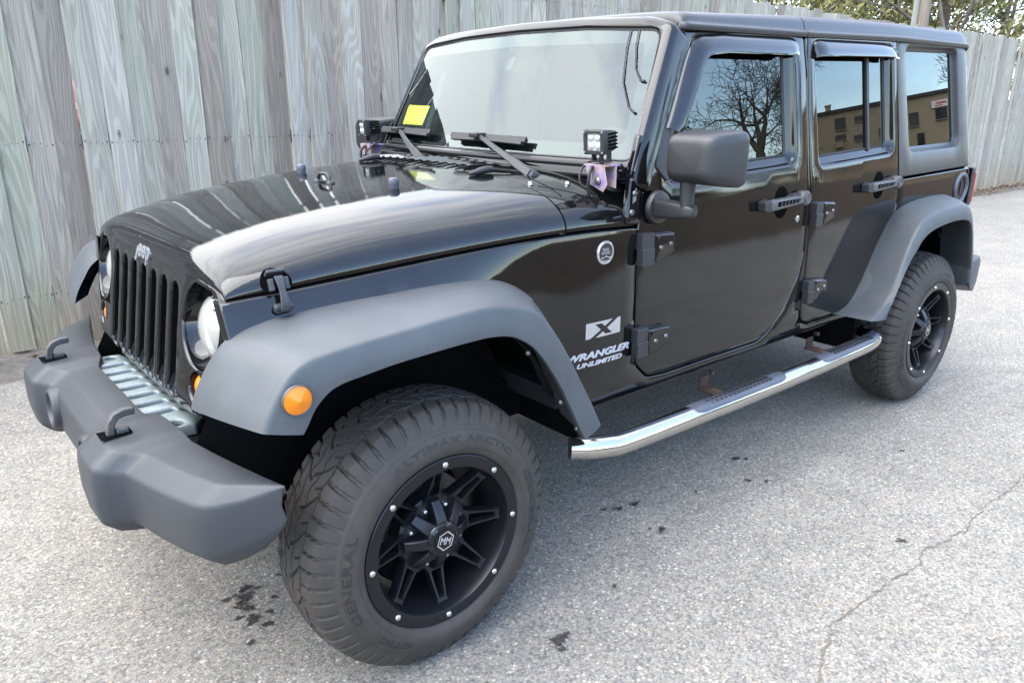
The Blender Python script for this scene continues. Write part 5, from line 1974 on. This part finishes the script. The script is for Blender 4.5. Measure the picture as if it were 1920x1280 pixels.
def wpt(y, z, off=.012):
    p = WP(y, z, -off)
    return p
wiper((-.672, -.168, 1.274), wpt(-.57, 1.366), wpt(-.755, 1.357), wpt(-.325, 1.357))
wiper((-.668, .462, 1.270), wpt(.03, 1.364), wpt(-.140, 1.353), wpt(.268, 1.350))

# ------------------------------------------------------------------ wheels
TYO = .132
prof_out = [(.2395, .100), (.2415, .108), (.2450, .1120), (.249, .1145), (.259, .1195), (.271, .1220), (.284, .1205), (.297, .1165), (.309, .111), (.318, .1062), (.3195, .1040), (.3265, .1012), (.3345, .0975), (.3420, .0937), (.3495, .0895), (.3560, .0853), (.3615, .0813), (.3660, .0775)]
TC, TH = -.0155, .0905
tread_y = list(np.linspace(TH - .0005, -TH + .0005, 62))
rows = [(r, y, 0) for r, y in prof_out] + [(.3685 + .0125 * (1 - (y / TH) ** 2) ** .8, y + TC, 1) for y in tread_y] + [(r, -y - .031, 0) for r, y in prof_out[::-1]]
def tri(x):
    return abs((x % 1.0) - .5) * 2
def groove(th, y, r):
    y = (y - TC) * .0965 / TH
    a = abs(y)
    s = 1 if y > 0 else -1
    h = 0.
    ph = th / (2 * PI) + (.0 if s > 0 else .009)
    # lugs on the shoulder
    if a > .058:
        q = (ph * 54 + .35 * ((a - .058) / .05) ** 1.0 * s * .5) % 1.0
        w = .20 + .05 * (a > .09)
        if q < w:
            h = max(h, .0105)
    # circumferential channel
    zz = .057 + .0035 * math.sin(ph * 2 * PI * 27)
    if abs(a - zz) < .0022:
        h = max(h, .008)
    # swooping grooves of the centre blocks
    if a < .060:
        q = (ph * 27 - .62 * (a / .058) ** 1.7 + .04 * s) % 1.0
        if q < .085:
            h = max(h, .0085)
        zz = .019 + .006 * math.sin(ph * 2 * PI * 27 + 1.0)
        if abs(a - zz) < .0017:
            h = max(h, .007)
        q = (ph * 27 + .5 - .3 * (a / .058)) % 1.0
        if q < .06 and .030 < a < .050:
            h = max(h, .008)
    return h
NA = 864
ty_mesh = MB()
V = []
for k in range(NA):
    th = 2 * PI * k / NA
    ct, s_t = math.cos(th), math.sin(th)
    for r, y, tr_ in rows:
        rr = r
        if r > .3190 and abs(y - TC) < .125:
            g_ = groove(th, y, r)
            if r < .362:
                g_ *= max(0, min(1, (r - .320) / .030))
            rr = r - g_
        # slight bulge where the tyre meets the road
        z_ = rr * s_t
        yy = y
        if s_t < -.85 and rr > .25:
            z_ = max(z_, -.3795)
            yy = y * (1 + .03 * (-s_t - .85) / .15)
        V.append((rr * ct, yy, z_))
nr = len(rows)
F = [(k * nr + j, k * nr + j + 1, ((k + 1) % NA) * nr + j + 1, ((k + 1) % NA) * nr + j) for k in range(NA) for j in range(nr - 1)]
def polar_text(body, a_mid, span, r0, h, yoff, bold=.02):
    V_, F_ = text2d(body, 1., 0., bold, .05, 1.1)
    V_ = fit_text(V_, 1., None)
    zmax = max(p[1] for p in V_)
    out = []
    for u, v, d in V_:
        a = R(a_mid - span / 2 + span * u)
        rr = r0 + h * v / zmax
        y = float(np.interp(rr, [p[0] for p in prof_out[:13]], [p[1] for p in prof_out[:13]])) + (.0013 if d > 0 else -.002)
        out.append((rr * math.cos(a), y, rr * math.sin(a)))
    return out, F_
def wheel(name, x, sgn_, phase, textoff):
    w = empty(name, car, (x, .773 * sgn_, .40), 0 if sgn_ > 0 else PI)
    t_ = MB()
    t_.add(V, F)
    t_.obj('tyre', 'tyre', w, angle=30, merge=False)
    if sgn_ > 0:
        for body, am, sp__, r0, h in (('ALTIMAX ARCTIC', 98, 80, .2805, .0175), ('GENERAL', 0, 50, .284, .022), ('ALTIMAX ARCTIC', 278, 80, .2805, .0175), ('GENERAL', 180, 50, .284, .022)):
            a_, b_ = polar_text(body, am + textoff, sp__, r0, h, 0)
            MB().add(a_, b_).obj('sidewall_lettering', 'tyre_letter', w, angle=40, merge=False)
        rg_ = MB()
        for rr in (.262, .3105):
            yy = float(np.interp(rr, [p[0] for p in prof_out[:13]], [p[1] for p in prof_out[:13]]))
            rg_.lathe([(rr - .0012, yy - .001), (rr, yy + .0009), (rr + .0012, yy - .001)], (0, 0, 0), (0, 1, 0), 120)
        rg_.obj('sidewall_rings', 'tyre', w, angle=60)
    ax = (0, 1, 0)
    rm = MB()
    rm.lathe([(.2425, .100), (.2425, .107), (.2410, .1125), (.2385, .1145), (.2110, .1145), (.2085, .1135), (.2065, .110), (.2020, .092), (.1970, .070), (.1930, .02), (.1910, -.06), (.1910, -.12), (.21, -.13), (.24, -.13)], (0, 0, 0), ax, 96)
    # spokes: forked, aligned with the lip bolts
    for k in range(8):
        a = R(phase + 45 * k)
        ca, sa = math.cos(a), math.sin(a)
        def SP(u, v, d, ca=ca, sa=sa):
            yy = float(np.interp(u, [.08, .11, .16, .20, .21], [.050, .056, .074, .089, .092])) - d
            return (u * ca - v * sa, yy, u * sa + v * ca)
        out = [(.092, -.036), (.116, -.0245), (.150, -.0200), (.186, -.0155), (.1985, -.0190), (.1995, .0190), (.186, .0155), (.150, .0200), (.116, .0245), (.092, .036)]
        hol = rpoly([(.114, -.0150), (.150, -.0115), (.185, -.0080), (.185, .0080), (.150, .0115), (.114, .0150)], .003, 3)
        plate(rm, out, [hol], SP, sp=.015, roll=((0, .003), (.0015, 0)), hroll=((0, .003), (.0012, 0)), thick=.034, hthick=.024)
    rm.lathe([(.050, .058), (.104, .052), (.110, .046), (.110, .01)], (0, 0, 0), ax, 48)
    ro = rm.obj('rim', 'wheel_black', w, angle=35)
    # hub claws and cap
    hc = MB()
    for k in range(8):
        a = R(phase + 45 * k)
        ca, sa = math.cos(a), math.sin(a)
        rings = []
        for u, wd, yt in ((.040, .0165, .099), (.060, .0155, .093), (.085, .0140, .079), (.101, .0130, .0675), (.104, .0120, .058)):
            rings.append([(u * ca - v * sa, y, u * sa + v * ca) for v, y in ((-wd - .005, .048), (-wd, yt - .003), (-wd + .003, yt), (wd - .003, yt), (wd, yt - .003), (wd + .005, .048))])
        hc.loft(rings, False, False, True)
    hc.lathe([(.0, .1060), (.0315, .1060), (.0320, .1030), (.0400, .1035), (.0480, .1000), (.0510, .0950), (.0520, .085), (.053, .06)], (0, 0, 0), ax, 48)
    hub = hc.obj('hub_cap', 'wheel_black', w, angle=35)
    for k in range(6):
        nt = MB()
        a = R(phase + 20 + 60 * k)
        rings = [[((rr * math.cos(a + q)), yy, (rr * math.sin(a + q))) for q in (-.18, -.09, 0, .09, .18)] for rr, yy in ((.036, .1047), (.0465, .1022), (.0495, .0985), (.0525, .094))]
        nt.loft(rings, False)
        nt.obj('cap_notch', 'gloss_black', w)
    # logo plate: hexagon outline with two letters
    lgm = MB()
    def hexa(r):
        return [(r * sx * .93, y_, r * sz) for sx, sz, y_ in ((0, 1, 0), (-.9, .5, 0), (-.9, -.5, 0), (0, -1, 0), (.9, -.5, 0), (.9, .5, 0))]
    h0 = [(p[0], .1078, p[2]) for p in hexa(.0285)]
    h1 = [(p[0], .1078, p[2]) for p in hexa(.0245)]
    lgm.loft([h0, h1], True)
    V2, F2 = text2d('MM', 1., 0, .03, 0)
    V2 = fit_text(V2, .034, .021)
    lgm.add([(.017 - u, .1078, v - .0105 + (u - .017) * .0) for u, v, d in V2], F2)
    lg_o = lgm.obj('cap_logo', 'silver_badge', w, merge=False)
    lg_o.rotation_euler = (0, R(-18), 0)
    # bolts
    for k in range(8):
        a = R(phase + 45 * k)
        b = MB().lathe([(0, .0056), (.0042, .0052), (.0074, .0034), (.0088, .0006), (.0090, -.001)], (.2238 * math.cos(a), .1145, .2238 * math.sin(a)), ax, 14)
        b.obj('lip_bolt', 'bolt_silver', w, angle=60)
        a = R(phase + 22.5 + 45 * k)
        if k % 8 in (0, 1, 2, 3, 4, 6, 7):
            c = (.084 * math.cos(a), .058, .084 * math.sin(a))
            b = MB().lathe([(0, .010), (.0035, .010), (.0062, .008), (.0072, .0), (.0075, -.004)], c, ax, 12)
            b.obj('lug_bolt', 'bolt_silver' if k != 1 else 'rust', w, angle=50)
    # brake disc and hub behind
    bk = MB()
    bk.lathe([(.06, -.010), (.150, -.010), (.152, -.014), (.152, -.034), (.06, -.034)], (0, 0, 0), ax, 48)
    bk.obj('brake_disc', 'steel_disc', w)
    cl_ = MB()
    cl_.lathe([(.10, .0), (.165, .0), (.172, -.01), (.172, -.05), (.10, -.05)], (0, 0, 0), ax, 10, a0=1.1, a1=2.0)
    cl_.lathe([(0, .03), (.055, .03), (.065, -.03), (.07, -.12)], (0, 0, 0), ax, 20)
    cl_.lathe([(.07, -.05), (.165, -.055), (.17, -.065)], (0, 0, 0), ax, 40)
    cl_.obj('brake_parts', 'underbody', w)
    return w
wf_l = wheel('wheel', 0., 1, 90.35, 0)
wr_l = wheel('wheel', -2.947, 1, 85.2, -4)
wheel('wheel', 0., -1, 70., 0)
wheel('wheel', -2.947, -1, 40., 0)

# ------------------------------------------------------------------ underside
ub = MB()
for s in (-1, 1):
    ub.box((-1.5, s * .42, .53), (3.9, .09, .14))
    ub.tube([(.10, s * .42, .72), (.02, s * .47, .45)], .03, 8)
    # inner wings
    for cx in (0, -2.947):
        ub.add([(cx + .52 * math.cos(PI * k / 16), s * .50, .50 + .50 * math.sin(PI * k / 16)) for k in range(17)], [tuple(range(17))])
ub.tube([(0, -.66, .40), (0, .66, .40)], .045, 12)
ub.tube([(-2.947, -.66, .40), (-2.947, .66, .40)], .05, 12)
ub.ball((0, -.18, .40), (.14, .13, .14))
ub.ball((-2.947, 0, .40), (.15, .16, .15))
ub.box((-1.5, 0, .48), (1.6, .5, .16))
ub.box((-2.55, .25, .52), (.6, .4, .22))
ub.box((.30, 0, .62), (.16, .9, .12))
ub.tube([(.18, -.6, .46), (.18, .6, .50)], .02, 8)
ub.tube([(.24, -.55, .42), (.24, .58, .40)], .018, 8)
ub.box((-.05, 0, .82), (.75, .95, .5))
ub.tube([(.05, .40, .44), (-.75, .40, .52)], .03, 8)
ub.obj('chassis', 'underbody', car)
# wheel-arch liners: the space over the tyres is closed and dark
lin = MB()
def liner(cx, r0, y0, y1, a0, a1):
    rings = []
    for k in range(25):
        a = R(lerp(a0, a1, k / 24))
        rings.append([(cx + r0 * math.cos(a), y, .44 + r0 * .99 * math.sin(a)) for y in (y0, y1)])
    lin.loft(rings, False)
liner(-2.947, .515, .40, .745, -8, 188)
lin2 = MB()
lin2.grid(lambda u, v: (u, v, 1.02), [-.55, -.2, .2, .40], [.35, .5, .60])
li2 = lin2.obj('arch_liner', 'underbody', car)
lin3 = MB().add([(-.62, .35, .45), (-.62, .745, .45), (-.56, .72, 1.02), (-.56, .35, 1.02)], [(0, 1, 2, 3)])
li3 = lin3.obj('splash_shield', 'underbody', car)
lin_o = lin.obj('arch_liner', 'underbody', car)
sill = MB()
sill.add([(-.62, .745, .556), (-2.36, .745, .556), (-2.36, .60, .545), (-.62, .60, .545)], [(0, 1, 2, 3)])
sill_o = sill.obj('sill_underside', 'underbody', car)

# ------------------------------------------------------------------ the far side of the car
for o in (body_l, inn_l, ledge_l, door_f, door_r, hbo, hard_side, fl_l, fl_r, step_l, pod_l, lt, lin_o, li2, li3, sill_o):
    if o in (body_l,):
        c = o.copy(); me = o.data.copy(); me.transform(Matrix.Scale(-1, 4, (0, 1, 0))); me.flip_normals(); c.data = me
        COL.objects.link(c); c.parent = car
    else:
        mirror(o, car)

# ------------------------------------------------------------------ beyond the fence
PG = 'olive pines beyond the fence'
pine((-24.5, -11.6, 0), 11, 1, 'broad olive pine showing just above the fence beyond the car roof', None, low=.12, wid=.26)
pine((-31.0, -13.9, 0), 13, 2, 'tall olive pine just right of the utility pole above the fence', None, low=.10, wid=.24)
pine((-36.0, -12.9, 0), 14, 3, 'rounded olive pine towards the right edge above the fence', None, low=.10, wid=.24)
pine((-33.5, -9.4, 0), 9.5, 4, 'light green pine at the far right corner above the fence', None, low=.06, wid=.30)
pine((-29.5, -12.2, 0), 11.5, 8, 'full yellow-green pine directly right of the utility pole above the fence', None, low=.06, wid=.26)
pine((-36, -18.8, 0), 13, 9, 'yellow-green pine just left of the utility pole, behind the bare brown tree', None, low=.06, wid=.26)
pine((-33, -19.8, 0), 12.5, 6, 'light olive pine well left of the utility pole above the fence', None, low=.08, wid=.27)
pine((-27.5, -9.3, 0), 10, 7, 'short olive pine between the pole and the right edge, just above the fence', None, low=.06, wid=.27)
pine((-47, -24.5, 0), 15, 5, 'distant thin pine left of the utility pole', None, low=.15, wid=.2)
bare((-30.0, -15.2, 0), 12, 31, 'bare brown tree with dry leaves just left of the utility pole', depth=4, leaves=True, spread=.5)
bare((-38.0, -16.6, 0), 14, 32, 'slender bare tree between two pines right of the utility pole', depth=5, spread=.45)
bare((-41.0, -11.9, 0), 14, 33, 'pale bare tree at the right end of the tree line', depth=5, spread=.5)
bare((-26.0, -8.6, 0), 10, 34, 'crooked leaning bare tree rising over the right end of the fence', depth=5, spread=.6, lean=(.3, .15, 1))
po = empty('utility_pole', None, (-20.25, -6.88, 0))
tag(po, 'wooden utility pole with a grey conduit standing behind the fence', 'pole')
MB().tube([(0, 0, 0), (.05, -.02, 5), (.10, -.05, 11)], [.17, .15, .12], 20).obj('pole_shaft', 'pole', po)
MB().tube([(.20, -.12, 0), (.215, -.12, 4.8), (.215, -.125, 6.0)], .075, 14).obj('conduit', 'conduit', po)
# ------------------------------------------------------------------ across the road, mirrored in the paint and the windows
def gz(x, y):
    return bank(x, y) - .05
d0 = Vector((-85.5, 46.5, 0)); d1 = Vector((-97.0, 26.0, 0))
bl = empty('brick_building', None, (d0.x, d0.y, 2.4))
ang = math.atan2((d1 - d0).y, (d1 - d0).x)
bl.rotation_euler = (0, 0, ang)
tag(bl, 'two-storey tan brick building with a dark roof edge across the road', 'building')
Lb, Hb = (d1 - d0).length + 14, 7.9
wl_ = MB().box((Lb / 2, -6, Hb / 2 - 1), (Lb, 12, Hb + 2))
wl_.obj('wall', 'brick', bl)
MB().box((Lb / 2, -6, Hb + .12), (Lb + .5, 12.5, .36)).obj('roof_trim', 'roof_trim', bl)
wn_ = MB().box((1.6, -1.2, Hb + .55), (.6, .6, .9))
wn_.box((1.6, -1.2, Hb + 1.0), (.75, .75, .15))
wn_.obj('chimney', 'brick', bl)
for x, z, w, h in ((2.7, 6.5, 1.0, 1.25), (4.7, 6.7, .8, .5), (2.6, 4.95, 1.0, .5), (4.45, 4.6, .75, .5), (7.05, 4.7, .75, .9), (10.2, 5.5, .8, 1.4), (12.9, 5.6, 1.0, 1.1), (10.75, 3.2, .6, 1.3), (14.2, 3.6, .8, 1.3), (16.5, 5.4, 1.2, 1.2), (20.5, 5.4, 1.2, 1.2), (24.5, 5.4, 1.2, 1.2)):
    f_ = MB()
    f_.box((x, .03, z), (w + .12, .12, h + .12))
    fo_ = f_.obj('window', 'roof_trim', bl)
    MB().box((x, .08, z), (w, .06, h)).obj('pane', 'window_dark', fo_)
    MB().box((x, .10, z - h / 2 - .07), (w + .2, .2, .08)).obj('sill', 'tan_render', fo_)
sg = MB().box((12.8, .12, 6.72), (1.6, .14, .75))
sgo = sg.obj('wall_sign', 'sign_white', bl)
m = MB()
m.box((12.95, .205, 6.82), (1.0, .02, .16))
m.box((12.7, .205, 6.55), (.7, .02, .10))
m.obj('sign_stripes', 'sign_red', sgo)
ac = MB().box((2.4, .35, 4.15), (.8, .5, .65))
ac.obj('air_conditioner', 'tan_render', bl, bevel=.05)
gw = empty('rendered_outbuilding', None, (-38, 31, gz(-38, 31)))
tag(gw, 'low tan rendered outbuilding on the grass bank, mirrored in the front door', 'building')
MB().box((0, 0, 1.1), (5, 4, 2.6)).obj('wall', 'tan_render', gw)
MB().box((0, 0, 2.52), (5.4, 4.4, .2)).obj('roof', 'roof_trim', gw)
MB().box((1.2, -2.02, .95), (1.0, .08, 2.1)).obj('door', 'roof_trim', gw)

oak = bare((-62.0, 39.0, gz(-62, 39)), 13.5, 5, 'large bare spreading oak on the grass bank across the road', None, name='oak_tree', depth=6, spread=.95, lean=(-.06, .05, 1), r=.50, gnarl=.30, trunk=.30, minr=.022)
pine((-36.5, 28.5, gz(-36, 28)), 8.0, 12, 'dark fir left of the bare oak across the road', None, name='fir_tree', mat='fir_needles', low=.05, wid=.26)
pine((-70.0, 40.5, gz(-70, 40)), 11.0, 13, 'dark fir between the bare oak and the brick building', None, name='fir_tree', mat='fir_needles', low=.05, wid=.24)
bare((-80.0, 25.6, gz(-80, 26)), 12, 14, 'tall bare tree in front of the brick building', None, depth=6, spread=.45, minr=.02)
bare((-28.0, 30.0, gz(-28, 30)), 11, 15, 'bare tree at the left end of the grass bank across the road', None, depth=5, spread=.6, minr=.02)
rnd = random.Random(77)
for i, (x, y, r, lab) in enumerate(((-58, 38.5, 2.2, 'dark brush patch under the left of the bare oak'), (-65, 40.5, 2.4, 'dark brush patch under the right of the bare oak'), (-52, 38, 2.0, 'dark brush patch left of the oak and its neighbour'), (-74, 43, 2.4, 'dark brush patch beside the brick building'))):
    bu = empty('shrub', None, (x, y, gz(x, y)))
    tag(bu, lab, 'shrub')
    stems = MB()
    cs = []
    for k in range(16):
        e = Vector((rnd.gauss(0, r * .55), rnd.gauss(0, r * .4), rnd.uniform(.5, 1) * r))
        stems.tube([(e.x * .2, e.y * .2, -.2), (e.x * .6, e.y * .6, e.z * .6), e], [.05, .03, .012], 4, False)
        cs += [e, e * .8, e * .6, e * .4]
    stems.obj('stems', 'bark', bu)
    mb, tn = leaf_cloud(cs, 16, .22, .55, rnd)
    crown_obj(mb, tn, 'dark_brush', bu)

# seen only as slivers through the gaps of the fence
sh = empty('low_tan_building', None, (-9, -37, 0))
tag(sh, 'low tan building behind the fence, glimpsed only through gaps between boards', 'building')
MB().box((0, 0, 3.2), (60, 6, 6.4)).obj('wall', 'tan_render', sh)
MB().box((0, 0, 6.5), (60.6, 6.6, .2)).obj('roof', 'roof_trim', sh)
for k in range(6):
    f_ = MB().box((-22.5 + 9 * k, 3.02, 2.2), (1.6, .08, 1.2)).obj('window', 'window_dark', sh)
rv_ = empty('red_van', None, (-4.8, -27.5, 0), R(80))
tag(rv_, 'red van parked behind the fence, glimpsed as red slivers between boards', 'van')
vb = MB()
vb.loft([[(x, y, z) for x, z in ((-2.3, .45), (2.2, .45), (2.3, .8), (2.1, 1.15), (1.45, 1.25), (.95, 1.95), (-2.2, 2.0), (-2.35, 1.2))] for y in (-.9, .9)], True, True, True)
vb.obj('body', 'van_red', rv_, bevel=.06)
for y in (-.91, .91):
    w_ = MB()
    w_.loft([[(x, y + e, z) for x, z in ((1.25, 1.28), (.85, 1.82), (-.2, 1.84), (-.2, 1.28))] for e in (-.01, .01)], True, True, True)
    w_.obj('window', 'window_dark', rv_)
    for x in (-1.45, 1.45):
        q = MB().lathe([(0, .03), (.16, .03), (.2, .01), (.33, .02), (.35, -.02), (.35, -.18), (.2, -.2)], (x, y * .99, .35), (0, 1 if y > 0 else -1, 0), 28)
        q.obj('wheel', 'tyre', rv_)
